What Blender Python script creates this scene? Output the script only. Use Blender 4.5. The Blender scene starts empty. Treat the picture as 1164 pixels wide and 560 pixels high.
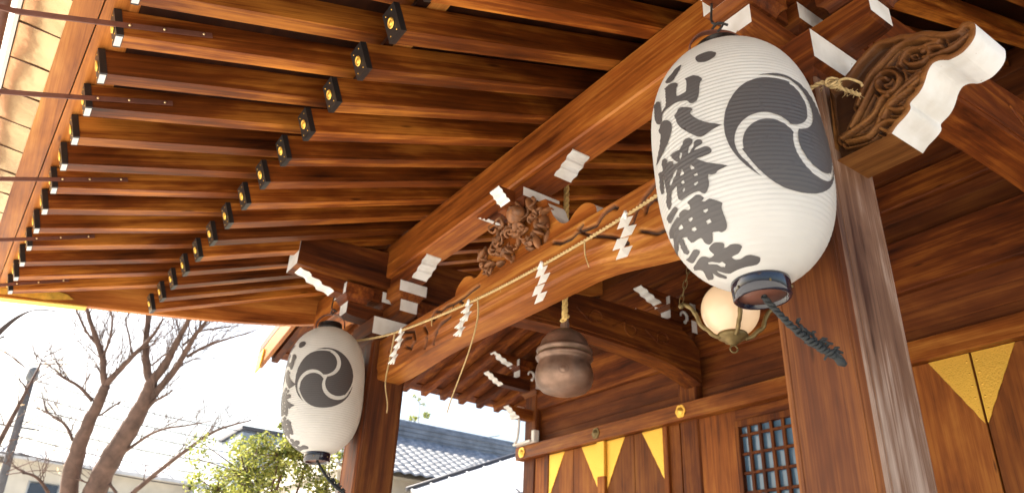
import bpy, bmesh, math, random
import numpy as np
from mathutils import Vector, Matrix
from mathutils.geometry import delaunay_2d_cdt
R = math.radians
ZO = 1.6            # design heights below are measured from the camera, 1.6 m above the ground
SC = bpy.context.scene
COL = SC.collection

# ------------------------------------------------------------------ camera
cam = bpy.data.cameras.new('camera')
cam.lens = 26.27; cam.sensor_width = 36; cam.clip_end = 2000; cam.clip_start = 0.02
cam.dof.use_dof = True; cam.dof.focus_distance = 3.8; cam.dof.aperture_fstop = 2.8
camo = bpy.data.objects.new('camera', cam); COL.objects.link(camo)
RM = [[0.56888014, -0.35391161, -0.74237588],
      [0.82117297, 0.29413359, 0.48904027],
      [0.04528066, -0.88782431, 0.45794941]]
camo.matrix_world = Matrix([[RM[0][0], -RM[0][1], -RM[0][2], 0],
                            [RM[1][0], -RM[1][1], -RM[1][2], 0],
                            [RM[2][0], -RM[2][1], -RM[2][2], ZO],
                            [0, 0, 0, 1]])
SC.camera = camo
# ------------------------------------------------------------------ light
SUN_EL, SUN_AZ = R(40), R(236)        # azimuth clockwise from +Y
w = bpy.data.worlds.new('World'); SC.world = w; w.use_nodes = True
nt = w.node_tree
sky = nt.nodes.new('ShaderNodeTexSky'); sky.sky_type = 'NISHITA'; sky.sun_disc = False
sky.sun_elevation = SUN_EL; sky.sun_rotation = SUN_AZ; sky.dust_density = 5.0; sky.air_density = 1.3; sky.ozone_density = 0.8
bgn = nt.nodes['Background']; bgn.inputs[1].default_value = 0.09
nt.links.new(sky.outputs[0], bgn.inputs[0])
sl = bpy.data.lights.new('sun', 'SUN'); sl.energy = 4.8; sl.angle = R(0.5); sl.color = (1, 0.95, 0.88)
so = bpy.data.objects.new('sun', sl); COL.objects.link(so)
sd = Vector((math.sin(SUN_AZ) * math.cos(SUN_EL), math.cos(SUN_AZ) * math.cos(SUN_EL), math.sin(SUN_EL)))
so.rotation_euler = sd.to_track_quat('Z', 'Y').to_euler(); so.location = sd * 40
SC.view_settings.view_transform = 'Standard'; SC.view_settings.look = 'None'
SC.view_settings.exposure = 1.95; SC.view_settings.gamma = 1
SC.view_settings.use_curve_mapping = False
SC.cycles.max_bounces = 10; SC.cycles.diffuse_bounces = 6; SC.cycles.glossy_bounces = 4
SC.cycles.use_denoising = True; SC.cycles.sample_clamp_indirect = 8
rng = random.Random(5)

# ------------------------------------------------------------------ materials
def newmat(n):
    m = bpy.data.materials.new(n); m.use_nodes = True
    return m, m.node_tree.nodes, m.node_tree.links, m.node_tree.nodes['Principled BSDF']
def ramp(N, stops):
    r = N.new('ShaderNodeValToRGB'); e = r.color_ramp.elements
    while len(e) < len(stops): e.new(0.5)
    for i, (p, c) in enumerate(stops):
        e[i].position = p; e[i].color = (*c, 1)
    return r
def wood(name, axis, dark, mid, light, rough=0.55, rotx=0, groove_dark=False):
    """grain runs along axis"""
    m, N, L, B = newmat(name)
    tc = N.new('ShaderNodeTexCoord'); oi = N.new('ShaderNodeObjectInfo')
    add = N.new('ShaderNodeVectorMath'); add.operation = 'MULTIPLY_ADD'
    comb = N.new('ShaderNodeCombineXYZ')
    for i in range(3): L.new(oi.outputs['Random'], comb.inputs[i])
    add.inputs[1].default_value = (17.3, 9.1, 23.7)
    L.new(comb.outputs[0], add.inputs[0])
    rot = N.new('ShaderNodeMapping'); rot.inputs['Rotation'].default_value = (rotx, 0, 0)
    L.new(tc.outputs['Object'], rot.inputs[0]); L.new(rot.outputs[0], add.inputs[2])
    def noise(along, across, detail, dist=0.0, rough_=0.6):
        mp = N.new('ShaderNodeMapping'); s = [across] * 3; s[axis] = along
        mp.inputs['Scale'].default_value = s
        L.new(add.outputs[0], mp.inputs[0])
        n = N.new('ShaderNodeTexNoise'); n.inputs['Scale'].default_value = 1
        n.inputs['Detail'].default_value = detail; n.inputs['Distortion'].default_value = dist
        n.inputs['Roughness'].default_value = rough_
        L.new(mp.outputs[0], n.inputs[0]); return n
    g1 = noise(0.55, 26, 6, 0.12); g2 = noise(2.0, 120, 4, 0.05, .7); g3 = noise(0.9, 3.5, 4, 0.3)
    mx = N.new('ShaderNodeMix'); mx.inputs[0].default_value = 0.32
    L.new(g1.outputs[0], mx.inputs[2]); L.new(g2.outputs[0], mx.inputs[3])
    mx2 = N.new('ShaderNodeMix'); mx2.inputs[0].default_value = 0.5
    L.new(mx.outputs[0], mx2.inputs[2]); L.new(g3.outputs[0], mx2.inputs[3])
    rp = ramp(N, [(0.37, dark), (0.5, mid), (0.635, light)])
    L.new(mx2.outputs[0], rp.inputs[0])
    hv = N.new('ShaderNodeHueSaturation')
    mr = N.new('ShaderNodeMapRange'); mr.inputs[3].default_value = 0.68; mr.inputs[4].default_value = 1.28
    L.new(oi.outputs['Random'], mr.inputs[0]); L.new(mr.outputs[0], hv.inputs['Value'])
    L.new(rp.outputs[0], hv.inputs['Color'])
    kv = N.new('ShaderNodeTexVoronoi'); kmp = N.new('ShaderNodeMapping'); ks = [7.0]*3; ks[axis] = 1.3
    kmp.inputs['Scale'].default_value = ks; L.new(add.outputs[0], kmp.inputs[0]); L.new(kmp.outputs[0], kv.inputs[0]); kv.inputs['Scale'].default_value = 1
    kr = N.new('ShaderNodeMapRange'); kr.inputs[1].default_value = .035; kr.inputs[2].default_value = .085; kr.inputs[3].default_value = .75; kr.inputs[4].default_value = 0
    L.new(kv.outputs['Distance'], kr.inputs[0])
    km = N.new('ShaderNodeMix'); km.data_type = 'RGBA'; km.inputs[7].default_value = (*[c*.8 for c in dark], 1)
    L.new(kr.outputs[0], km.inputs[0]); L.new(hv.outputs[0], km.inputs[6])
    outc = km.outputs[2]
    if groove_dark:                       # darker colour in the carved grooves and recesses
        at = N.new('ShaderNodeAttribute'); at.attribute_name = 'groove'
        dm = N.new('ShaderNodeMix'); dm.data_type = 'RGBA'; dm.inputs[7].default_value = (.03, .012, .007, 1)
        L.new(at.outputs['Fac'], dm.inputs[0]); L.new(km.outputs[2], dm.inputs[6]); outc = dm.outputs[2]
    L.new(outc, B.inputs['Base Color'])
    B.inputs['Specular IOR Level'].default_value = .22
    rr = N.new('ShaderNodeMapRange'); rr.inputs[3].default_value = rough - .12; rr.inputs[4].default_value = rough + .2
    L.new(g1.outputs[0], rr.inputs[0]); L.new(rr.outputs[0], B.inputs['Roughness'])
    bp = N.new('ShaderNodeBump'); bp.inputs['Strength'].default_value = 0.35; bp.inputs['Distance'].default_value = 0.003
    L.new(mx.outputs[0], bp.inputs['Height']); L.new(bp.outputs[0], B.inputs['Normal'])
    return m
D0, D1, D2 = (0.022, 0.0045, 0.0015), (0.12, 0.028, 0.005), (0.31, 0.10, 0.015)
WX = wood('wood_grain_x', 0, D0, D1, D2)
WY = wood('wood_grain_y', 1, D0, D1, D2)
WZ = wood('wood_grain_z', 2, D0, D1, D2)
WKIB = wood('carved_end_wood', 0, (0.06, 0.019, 0.006), (0.18, 0.068, 0.018), (0.36, 0.16, 0.045), 0.5, groove_dark=True)
WYP = wood('pale_rafter_wood', 1, (0.026, 0.0055, 0.0015), (0.17, 0.042, 0.006), (0.54, 0.20, 0.030), 0.42, rotx=-.36)
WXP = wood('pale_eave_wood', 0, (0.16, 0.042, 0.009), (0.38, 0.135, 0.028), (0.60, 0.28, 0.07), 0.38)
WVG = wood('verge_wood', 1, (0.10, 0.024, 0.006), (0.32, 0.10, 0.02), (0.55, 0.23, 0.05), 0.38, rotx=-.15)
WMX = wood('mid_board_wood', 0, (0.04, 0.010, 0.003), (0.10, 0.026, 0.006), (0.18, 0.058, 0.012))  # mid brown board wood with low grain contrast
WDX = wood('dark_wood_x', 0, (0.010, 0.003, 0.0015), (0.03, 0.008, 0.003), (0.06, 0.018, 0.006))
WDZ = wood('dark_wood_z', 2, (0.016, 0.005, 0.0025), (0.045, 0.012, 0.005), (0.085, 0.025, 0.009))
WGZ = wood('weathered_wood_z', 2, (0.05, 0.02, 0.011), (0.17, 0.09, 0.055), (0.48, 0.37, 0.30), 0.42)
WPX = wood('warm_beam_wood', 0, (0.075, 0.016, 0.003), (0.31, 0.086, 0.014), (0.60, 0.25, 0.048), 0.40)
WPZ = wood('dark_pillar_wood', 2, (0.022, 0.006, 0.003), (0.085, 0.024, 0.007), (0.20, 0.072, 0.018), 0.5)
WCARVE = wood('carved_lintel_wood', 0, (0.11, 0.026, 0.006), (0.33, 0.10, 0.018), (0.60, 0.26, 0.052), 0.42, groove_dark=True)
WDOOR = wood('door_plank_wood', 2, (0.08, 0.02, 0.004), (0.24, 0.07, 0.012), (0.40, 0.15, 0.028))

def plain(name, col, rough=0.5, metal=0.0, bump=0.0, bscale=30, var=0.0, vscale=6, spec=None, coat=0):
    m, N, L, B = newmat(name)
    B.inputs['Base Color'].default_value = (*col, 1); B.inputs['Roughness'].default_value = rough
    B.inputs['Metallic'].default_value = metal
    if coat: B.inputs['Coat Weight'].default_value = coat
    tc = N.new('ShaderNodeTexCoord')
    if var:
        n = N.new('ShaderNodeTexNoise'); n.inputs['Scale'].default_value = vscale; n.inputs['Detail'].default_value = 5
        L.new(tc.outputs['Object'], n.inputs[0])
        rp = ramp(N, [(0.3, tuple(c * (1 - var) for c in col)), (0.7, tuple(min(1, c * (1 + var)) for c in col))])
        L.new(n.outputs[0], rp.inputs[0]); L.new(rp.outputs[0], B.inputs['Base Color'])
    if bump:
        n = N.new('ShaderNodeTexNoise'); n.inputs['Scale'].default_value = bscale; n.inputs['Detail'].default_value = 4
        L.new(tc.outputs['Object'], n.inputs[0])
        b = N.new('ShaderNodeBump'); b.inputs['Strength'].default_value = bump; b.inputs['Distance'].default_value = 0.01
        L.new(n.outputs[0], b.inputs['Height']); L.new(b.outputs[0], B.inputs['Normal'])
    return m
def white_paint():
    m, N, L, B = newmat('white_paint'); B.inputs['Roughness'].default_value = .7
    tc = N.new('ShaderNodeTexCoord'); a = N.new('ShaderNodeTexNoise'); a.inputs['Scale'].default_value = 7; a.inputs['Detail'].default_value = 6
    b = N.new('ShaderNodeTexNoise'); b.inputs['Scale'].default_value = 28; b.inputs['Detail'].default_value = 8; b.inputs['Roughness'].default_value = .7
    L.new(tc.outputs['Object'], a.inputs[0]); L.new(tc.outputs['Object'], b.inputs[0])
    r1 = ramp(N, [(.3, (.60, .58, .54)), (.6, (.74, .74, .73))]); L.new(a.outputs[0], r1.inputs[0])
    r2 = ramp(N, [(.665, (0, 0, 0)), (.69, (1, 1, 1))]); L.new(b.outputs[0], r2.inputs[0])
    mx = N.new('ShaderNodeMix'); mx.data_type = 'RGBA'; mx.inputs[7].default_value = (.30, .19, .11, 1)
    L.new(r2.outputs[0], mx.inputs[0]); L.new(r1.outputs[0], mx.inputs[6]); L.new(mx.outputs[2], B.inputs['Base Color'])
    bp = N.new('ShaderNodeBump'); bp.inputs['Strength'].default_value = .3; bp.inputs['Distance'].default_value = .004
    L.new(b.outputs[0], bp.inputs['Height']); L.new(bp.outputs[0], B.inputs['Normal']); return m
WHITE = white_paint()
BLACKM = plain('black_metal', (0.02, 0.018, 0.018), 0.35, 0.3)
GOLD = plain('gold_fitting', (0.90, 0.55, 0.10), 0.38, 0.65, bump=0.35, bscale=60)
COPPER = plain('copper_sheet', (0.62, 0.44, 0.24), 0.24, 0.9, bump=1.0, bscale=3.2, var=0.12, vscale=5)
BARM = plain('brown_iron', (0.16, 0.065, 0.045), 0.45, 0.2, var=0.15, vscale=20)
BOLT = plain('brass_bolt', (0.9, 0.7, 0.4), 0.3, 1.0)
BRONZE = plain('bell_bronze', (0.20, 0.125, 0.09), 0.42, 0.55, var=0.4, vscale=9, bump=.25, bscale=18)
ROPE = plain('straw', (0.50, 0.36, 0.17), 0.8, var=0.25, vscale=60)
PAPER = plain('white_paper', (0.85, 0.84, 0.80), 0.7)
INK = plain('lantern_ink', (0.065, 0.060, 0.062), 0.5)
CORDM = plain('black_cord', (0.018, 0.022, 0.025), 0.8)
BRASS = plain('aged_brass', (0.20, 0.145, 0.06), 0.5, 0.6, var=0.25, vscale=25)
LACQ = plain('black_lacquer', (0.008, 0.010, 0.022), 0.12, 0.0, coat=.6)
SCREEN = plain('window_dark', (0.045, 0.06, 0.085), 0.2)
STONE = plain('stone', (0.38, 0.36, 0.33), 0.85, var=0.15, vscale=3, bump=.3, bscale=30)
def rib_paper():
    m, N, L, B = newmat('lantern_paper')
    B.inputs['Roughness'].default_value = 0.42
    tc = N.new('ShaderNodeTexCoord'); n = N.new('ShaderNodeTexNoise'); n.inputs['Scale'].default_value = 5
    L.new(tc.outputs['Object'], n.inputs[0])
    rp = ramp(N, [(0.3, (0.62, 0.63, 0.635)), (0.7, (0.71, 0.72, 0.725))]); L.new(n.outputs[0], rp.inputs[0])
    L.new(rp.outputs[0], B.inputs['Base Color'])
    B.inputs['Subsurface Weight'].default_value = 0.0
    tr = N.new('ShaderNodeBsdfTranslucent'); tr.inputs[0].default_value = (0.85, 0.8, 0.7, 1)
    mx = N.new('ShaderNodeMixShader'); mx.inputs[0].default_value = 0.35
    L.new(B.outputs[0], mx.inputs[1]); L.new(tr.outputs[0], mx.inputs[2])
    L.new(mx.outputs[0], N['Material Output'].inputs[0])
    return m
PAPERL = rib_paper()
def globe_mat():
    m, N, L, B = newmat('lit_globe_glass')
    B.inputs['Base Color'].default_value = (0.55, 0.44, 0.32, 1); B.inputs['Roughness'].default_value = 0.15
    B.inputs['Emission Color'].default_value = (1.0, 0.62, 0.32, 1); B.inputs['Emission Strength'].default_value = 0.12
    return m
GLOBE = globe_mat()

# ------------------------------------------------------------------ object helpers
def tag(o, label=None, cat=None, group=None, kind=None):
    if label: o['label'] = label
    if cat: o['category'] = cat
    if group: o['group'] = group
    if kind: o['kind'] = kind
    return o
def thing(name, loc, label, cat, group=None):
    o = bpy.data.objects.new(name, None); COL.objects.link(o)
    o.location = (loc[0], loc[1], loc[2] + ZO); o.empty_display_size = 0.2
    return tag(o, label, cat, group)
class MB:
    """collects geometry in design coordinates (z from the camera height)"""
    def __init__(s): s.v = []; s.f = []; s.m = []; s.sm = []
    def add(s, vs, fs, m=0, smooth=False):
        b = len(s.v); s.v += [tuple(map(float, v)) for v in vs]
        for f in fs: s.f.append(tuple(b + i for i in f)); s.m.append(m); s.sm.append(smooth)
    def box(s, x0, x1, y0, y1, z0, z1, m=0, faces=None, bev=0.004):
        if x0 > x1: x0, x1 = x1, x0
        if y0 > y1: y0, y1 = y1, y0
        if z0 > z1: z0, z1 = z1, z0
        bev = min(bev, (x1-x0)*.3, (y1-y0)*.3, (z1-z0)*.3)
        bm = bmesh.new(); bmesh.ops.create_cube(bm, size=1)
        for v in bm.verts: v.co = Vector(((x0+x1)/2 + v.co.x*(x1-x0), (y0+y1)/2 + v.co.y*(y1-y0), (z0+z1)/2 + v.co.z*(z1-z0)))
        if bev > 0: bmesh.ops.bevel(bm, geom=bm.edges[:], offset=bev, segments=1, affect='EDGES')
        bm.normal_update()
        b = len(s.v); bm.verts.index_update(); s.v += [tuple(v.co) for v in bm.verts]
        for f in bm.faces:
            mm = m
            if faces:
                for (ax, sg), k in faces.items():
                    if f.normal[ax] * sg > 0.95: mm = k
            s.f.append(tuple(b + v.index for v in f.verts)); s.m.append(mm); s.sm.append(False)
        bm.free()
    def prism(s, pts, axis, a, b, m=0, capm=None, sidem=None, smooth=False):
        """pts 2D polygon; axis 0: (y,z), 1: (x,z), 2: (x,y); extruded a..b. sidem: list of material per edge"""
        n = len(pts)
        def mk(p, t):
            return (t, p[0], p[1]) if axis == 0 else (p[0], t, p[1]) if axis == 1 else (p[0], p[1], t)
        vs = [mk(p, a) for p in pts] + [mk(p, b) for p in pts]
        base = len(s.v); s.v += vs
        for i in range(n):
            j = (i + 1) % n
            s.f.append((base+i, base+j, base+n+j, base+n+i)); s.m.append(sidem[i] if sidem else m); s.sm.append(smooth)
        r = delaunay_2d_cdt([Vector(p) for p in pts], [], [list(range(n))], 1, 1e-6)
        if len(r[0]) == n:
            for f in r[2]:
                s.f.append(tuple(base + r[3][i][0] for i in f)); s.m.append(m if capm is None else capm); s.sm.append(False)
                s.f.append(tuple(base + n + r[3][i][0] for i in f)); s.m.append(m if capm is None else capm); s.sm.append(False)
        else:
            s.f.append(tuple(range(base, base+n))); s.m.append(m if capm is None else capm); s.sm.append(False)
            s.f.append(tuple(range(base+n, base+2*n))); s.m.append(m if capm is None else capm); s.sm.append(False)
    def tube(s, pts, rad, seg=8, m=0, caps=True, flat=None):
        pts = [Vector(p) for p in pts]; n = len(pts)
        rs = rad if isinstance(rad, (list, tuple)) else [rad] * n
        base = len(s.v); up = None
        for i, p in enumerate(pts):
            t = (pts[min(i+1, n-1)] - pts[max(i-1, 0)]).normalized()
            if up is None:
                up = Vector((0, 0, 1)) if abs(t.z) < .9 else Vector((1, 0, 0))
            up = (up - t * up.dot(t)).normalized(); sd_ = t.cross(up)
            for k in range(seg):
                a = 2 * math.pi * k / seg
                s.v.append(tuple(p + up * (math.cos(a) * rs[i]) + sd_ * (math.sin(a) * rs[i])))
        for i in range(n - 1):
            for k in range(seg):
                k2 = (k + 1) % seg
                s.f.append((base+i*seg+k, base+i*seg+k2, base+(i+1)*seg+k2, base+(i+1)*seg+k)); s.m.append(m); s.sm.append(True)
        if caps:
            s.f.append(tuple(base + k for k in range(seg))[::-1]); s.m.append(m); s.sm.append(False)
            s.f.append(tuple(base + (n-1)*seg + k for k in range(seg))); s.m.append(m); s.sm.append(False)
    def lathe(s, prof, c, seg=48, m=0, M=None):
        """prof: list (r, z) ; c origin"""
        base = len(s.v)
        for r, z in prof:
            for k in range(seg):
                a = 2*math.pi*k/seg; p = Vector((r*math.cos(a), r*math.sin(a), z))
                if M is not None: p = M @ p
                s.v.append((c[0]+p.x, c[1]+p.y, c[2]+p.z))
        for i in range(len(prof)-1):
            for k in range(seg):
                k2 = (k+1) % seg
                s.f.append((base+i*seg+k, base+i*seg+k2, base+(i+1)*seg+k2, base+(i+1)*seg+k)); s.m.append(m); s.sm.append(True)
    def build(s, name, mats, parent=None, loc=(0, 0, 0), smooth_angle=None, recalc=True):
        """mesh placed in design coordinates, made local to the root of parent"""
        org = Vector((0, 0, 0))
        if parent is not None:
            r = parent
            while r.parent: r = r.parent
            org = r.location.copy()
        me = bpy.data.meshes.new(name)
        off = Vector((0, 0, ZO)) - org
        me.from_pydata([(v[0]+off.x, v[1]+off.y, v[2]+off.z) for v in s.v], [], s.f)
        for mt in (mats if isinstance(mats, (list, tuple)) else [mats]): me.materials.append(mt)
        me.polygons.foreach_set('material_index', s.m); me.polygons.foreach_set('use_smooth', s.sm)
        if recalc:
            bm = bmesh.new(); bm.from_mesh(me); bmesh.ops.recalc_face_normals(bm, faces=bm.faces); bm.to_mesh(me); bm.free()
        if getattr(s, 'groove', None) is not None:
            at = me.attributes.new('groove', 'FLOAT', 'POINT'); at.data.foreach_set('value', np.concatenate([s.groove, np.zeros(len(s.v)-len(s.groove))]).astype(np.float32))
        me.update()
        o = bpy.data.objects.new(name, me); COL.objects.link(o); o.parent = parent; o.location = loc
        return o
def catmull(P, n=8):
    P = [Vector(p) for p in P]; out = []
    for i in range(len(P)-1):
        p0, p1, p2, p3 = P[max(i-1, 0)], P[i], P[i+1], P[min(i+2, len(P)-1)]
        for k in range(n):
            t = k/n
            out.append(.5*((2*p1)+(p2-p0)*t+(2*p0-5*p1+4*p2-p3)*t*t+(3*p1-p0-3*p2+p3)*t**3))
    out.append(P[-1]); return out
def seg_dist(px, pz, lines):
    """distance of arrays of points to polylines"""
    d = np.full(px.shape, 1e9)
    for L_ in lines:
        for (a, b), (c, e) in zip(L_[:-1], L_[1:]):
            vx, vz = c-a, e-b; l2 = vx*vx+vz*vz+1e-12
            t = np.clip(((px-a)*vx+(pz-b)*vz)/l2, 0, 1)
            d = np.minimum(d, np.hypot(px-a-t*vx, pz-b-t*vz))
    return d
def inside(px, pz, poly):
    r = np.zeros(px.shape, bool); n = len(poly)
    for i in range(n):
        x1, z1 = poly[i]; x2, z2 = poly[(i+1) % n]
        c = ((z1 > pz) != (z2 > pz)) & (px < (x2-x1)*(pz-z1)/((z2-z1) or 1e-12)+x1)
        r ^= c
    return r

# lantern lettering, (angle, depth below the top) outlines with their holes
GLYPHS = [([(-72.9,0.204),(-69.7,0.192),(-63.9,0.195),(-59.5,0.206),(-56.8,0.223),(-57.8,0.242),(-61.1,0.257),(-65.9,0.26),(-70.8,0.243),(-72.5,0.221)],[]),([(-84.8,0.2),(-88.9,0.197),(-92.6,0.203),(-97.1,0.218),(-102.9,0.226),(-99.2,0.252),(-94.7,0.266),(-90.8,0.262),(-87.7,0.242),(-85.6,0.22)],[]),([(-118.2,0.306),(-122.2,0.27),(-113.1,0.287),(-107.4,0.313),(-106.3,0.331),(-105.3,0.38),(-102.6,0.377),(-99.3,0.365),(-100.4,0.284),(-102.0,0.27),(-96.0,0.27),(-91.4,0.28),(-87.7,0.299),(-87.0,0.311),(-88.7,0.323),(-89.0,0.365),(-84.5,0.37),(-80.8,0.371),(-79.7,0.321),(-81.3,0.3),(-77.1,0.304),(-74.2,0.307),(-70.8,0.323),(-68.3,0.346),(-70.5,0.361),(-72.1,0.418),(-73.9,0.438),(-76.7,0.442),(-78.8,0.437),(-80.7,0.416),(-86.1,0.4),(-92.0,0.391),(-97.0,0.39),(-102.0,0.386),(-104.8,0.396),(-105.9,0.428),(-107.9,0.429),(-112.5,0.407),(-116.1,0.374)],[]),([(-106.8,0.428),(-103.5,0.427),(-99.3,0.441),(-96.3,0.463),(-95.4,0.484),(-97.1,0.515),(-101.0,0.54),(-107.3,0.563),(-117.9,0.576),(-124.3,0.565),(-120.3,0.56),(-112.3,0.523),(-108.4,0.473),(-110.9,0.456),(-110.8,0.443)],[]),([(-88.5,0.43),(-85.5,0.43),(-78.5,0.459),(-77.6,0.469),(-80.0,0.478),(-78.4,0.499),(-74.5,0.529),(-69.6,0.554),(-60.8,0.584),(-63.1,0.587),(-68.7,0.595),(-72.3,0.605),(-74.9,0.607),(-78.0,0.594),(-83.1,0.56),(-88.7,0.518),(-90.9,0.487),(-91.5,0.464),(-92.6,0.449),(-90.5,0.444)],[]),([(-111.5,0.589),(-107.3,0.592),(-104.8,0.61),(-106.2,0.622),(-102.5,0.625),(-99.1,0.638),(-99.1,0.653),(-95.4,0.659),(-94.0,0.657),(-95.7,0.652),(-98.8,0.628),(-100.9,0.605),(-97.6,0.604),(-93.6,0.608),(-91.7,0.611),(-88.6,0.595),(-87.9,0.585),(-85.5,0.58),(-82.7,0.586),(-80.8,0.6),(-80.9,0.61),(-82.6,0.617),(-84.6,0.627),(-85.8,0.649),(-84.2,0.647),(-83.7,0.643),(-81.4,0.634),(-80.3,0.621),(-80.0,0.61),(-77.1,0.609),(-75.0,0.617),(-74.4,0.63),(-75.5,0.638),(-78.9,0.639),(-81.2,0.647),(-76.9,0.65),(-73.7,0.65),(-70.5,0.661),(-69.4,0.677),(-70.4,0.687),(-72.9,0.689),(-76.2,0.689),(-80.4,0.686),(-77.2,0.703),(-74.2,0.718),(-68.3,0.737),(-61.6,0.756),(-64.3,0.761),(-68.3,0.765),(-70.1,0.773),(-72.5,0.772),(-74.7,0.765),(-75.3,0.782),(-75.1,0.796),(-76.3,0.813),(-78.1,0.825),(-79.8,0.831),(-81.8,0.823),(-83.4,0.811),(-88.6,0.807),(-95.3,0.807),(-99.3,0.809),(-101.3,0.796),(-101.3,0.778),(-100.3,0.758),(-99.9,0.744),(-103.5,0.748),(-106.6,0.75),(-108.6,0.768),(-110.8,0.792),(-113.7,0.802),(-115.8,0.796),(-116.5,0.774),(-115.8,0.758),(-112.1,0.738),(-112.3,0.706),(-112.3,0.681),(-111.5,0.651),(-113.1,0.665),(-114.7,0.704),(-115.6,0.72),(-119.5,0.716),(-121.3,0.7),(-120.8,0.663),(-119.1,0.639),(-120.2,0.619),(-117.9,0.621),(-113.0,0.632),(-111.3,0.625),(-112.5,0.605)],[[(-91.4,0.625),(-90.1,0.632),(-90.9,0.645),(-92.6,0.656),(-92.8,0.64)],[(-85.0,0.698),(-83.0,0.715),(-82.8,0.722),(-85.4,0.719),(-85.9,0.707)],[(-92.1,0.695),(-91.4,0.715),(-92.1,0.719),(-95.2,0.716),(-93.8,0.705)],[(-83.4,0.743),(-81.5,0.744),(-81.7,0.752),(-83.9,0.75),(-84.4,0.744)],[(-94.5,0.74),(-92.5,0.743),(-92.6,0.753),(-94.3,0.755),(-95.3,0.745)],[(-85.4,0.776),(-82.3,0.776),(-82.6,0.782),(-84.9,0.786),(-85.8,0.782)],[(-95.0,0.77),(-93.1,0.773),(-93.7,0.782),(-95.4,0.784),(-95.8,0.777)],[(-100.0,0.685),(-97.5,0.682),(-95.9,0.686),(-98.9,0.701),(-102.7,0.714),(-106.1,0.727),(-107.0,0.718),(-105.1,0.702),(-101.7,0.698)]]),([(-109.4,0.808),(-106.6,0.81),(-104.9,0.824),(-106.7,0.833),(-113.2,0.839),(-120.2,0.843),(-123.3,0.828),(-123.5,0.811),(-119.9,0.81),(-114.5,0.811)],[]),([(-95.0,0.827),(-89.5,0.822),(-86.2,0.819),(-83.4,0.826),(-81.1,0.844),(-83.7,0.851),(-81.9,0.856),(-77.7,0.852),(-74.7,0.864),(-69.7,0.882),(-71.5,0.894),(-71.5,0.915),(-71.1,0.936),(-71.4,0.956),(-74.1,0.969),(-77.8,0.971),(-79.9,0.964),(-81.6,0.962),(-85.3,0.959),(-86.3,0.973),(-89.6,0.987),(-93.5,0.989),(-96.3,0.979),(-96.2,0.959),(-99.5,0.957),(-105.9,0.957),(-108.9,0.952),(-109.4,0.936),(-108.9,0.929),(-114.7,0.918),(-115.9,0.935),(-118.1,0.954),(-119.2,0.969),(-124.5,0.967),(-127.4,0.951),(-124.4,0.927),(-121.6,0.916),(-132.1,0.927),(-144.2,0.917),(-151.2,0.908),(-150.5,0.893),(-134.7,0.895),(-127.6,0.887),(-136.6,0.86),(-130.8,0.853),(-121.0,0.853),(-113.4,0.851),(-108.3,0.849),(-106.7,0.857),(-105.7,0.845),(-102.0,0.84),(-98.2,0.846),(-96.6,0.855),(-94.0,0.855),(-93.4,0.846)],[[(-98.7,0.883),(-95.3,0.884),(-95.2,0.89),(-98.6,0.895),(-99.4,0.889)],[(-84.6,0.882),(-81.1,0.884),(-81.3,0.889),(-83.7,0.893),(-84.9,0.888)],[(-85.7,0.92),(-82.1,0.918),(-82.1,0.929),(-85.8,0.931)],[(-99.8,0.916),(-96.3,0.919),(-96.4,0.928),(-99.5,0.93),(-101.3,0.923)],[(-112.8,0.882),(-107.6,0.88),(-107.2,0.887),(-107.8,0.897),(-113.5,0.89)]]),([(-111.3,0.973),(-108.0,0.98),(-106.6,0.99),(-110.6,0.994),(-123.0,0.996),(-128.7,0.994),(-132.3,0.983),(-133.9,0.967),(-126.1,0.975),(-117.2,0.975)],[]),([(-96.8,0.996),(-92.0,0.991),(-87.8,0.989),(-81.3,0.997),(-80.0,1.004),(-82.4,1.013),(-80.2,1.014),(-75.6,1.01),(-70.8,1.012),(-66.9,1.016),(-65.5,1.024),(-68.2,1.031),(-72.2,1.039),(-79.0,1.04),(-80.7,1.042),(-79.3,1.049),(-73.2,1.052),(-65.6,1.047),(-60.1,1.047),(-53.3,1.053),(-49.4,1.057),(-49.8,1.065),(-53.9,1.071),(-60.9,1.072),(-72.7,1.071),(-86.9,1.071),(-101.5,1.072),(-106.8,1.066),(-109.8,1.058),(-111.8,1.05),(-113.6,1.059),(-111.5,1.071),(-115.0,1.075),(-119.7,1.073),(-123.2,1.063),(-121.9,1.054),(-121.6,1.048),(-129.5,1.055),(-136.8,1.054),(-145.2,1.043),(-139.3,1.039),(-128.9,1.028),(-129.7,1.021),(-140.8,1.002),(-137.8,0.995),(-125.9,1.003),(-115.1,1.002),(-109.8,1.003),(-105.4,1.01),(-103.9,1.018),(-100.6,1.02),(-95.7,1.018),(-96.6,1.006)],[[(-109.6,1.025),(-105.3,1.029),(-98.0,1.042),(-94.0,1.042),(-93.4,1.05),(-97.0,1.055),(-101.4,1.05),(-102.3,1.042),(-107.7,1.034),(-111.1,1.029)]])]

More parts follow.
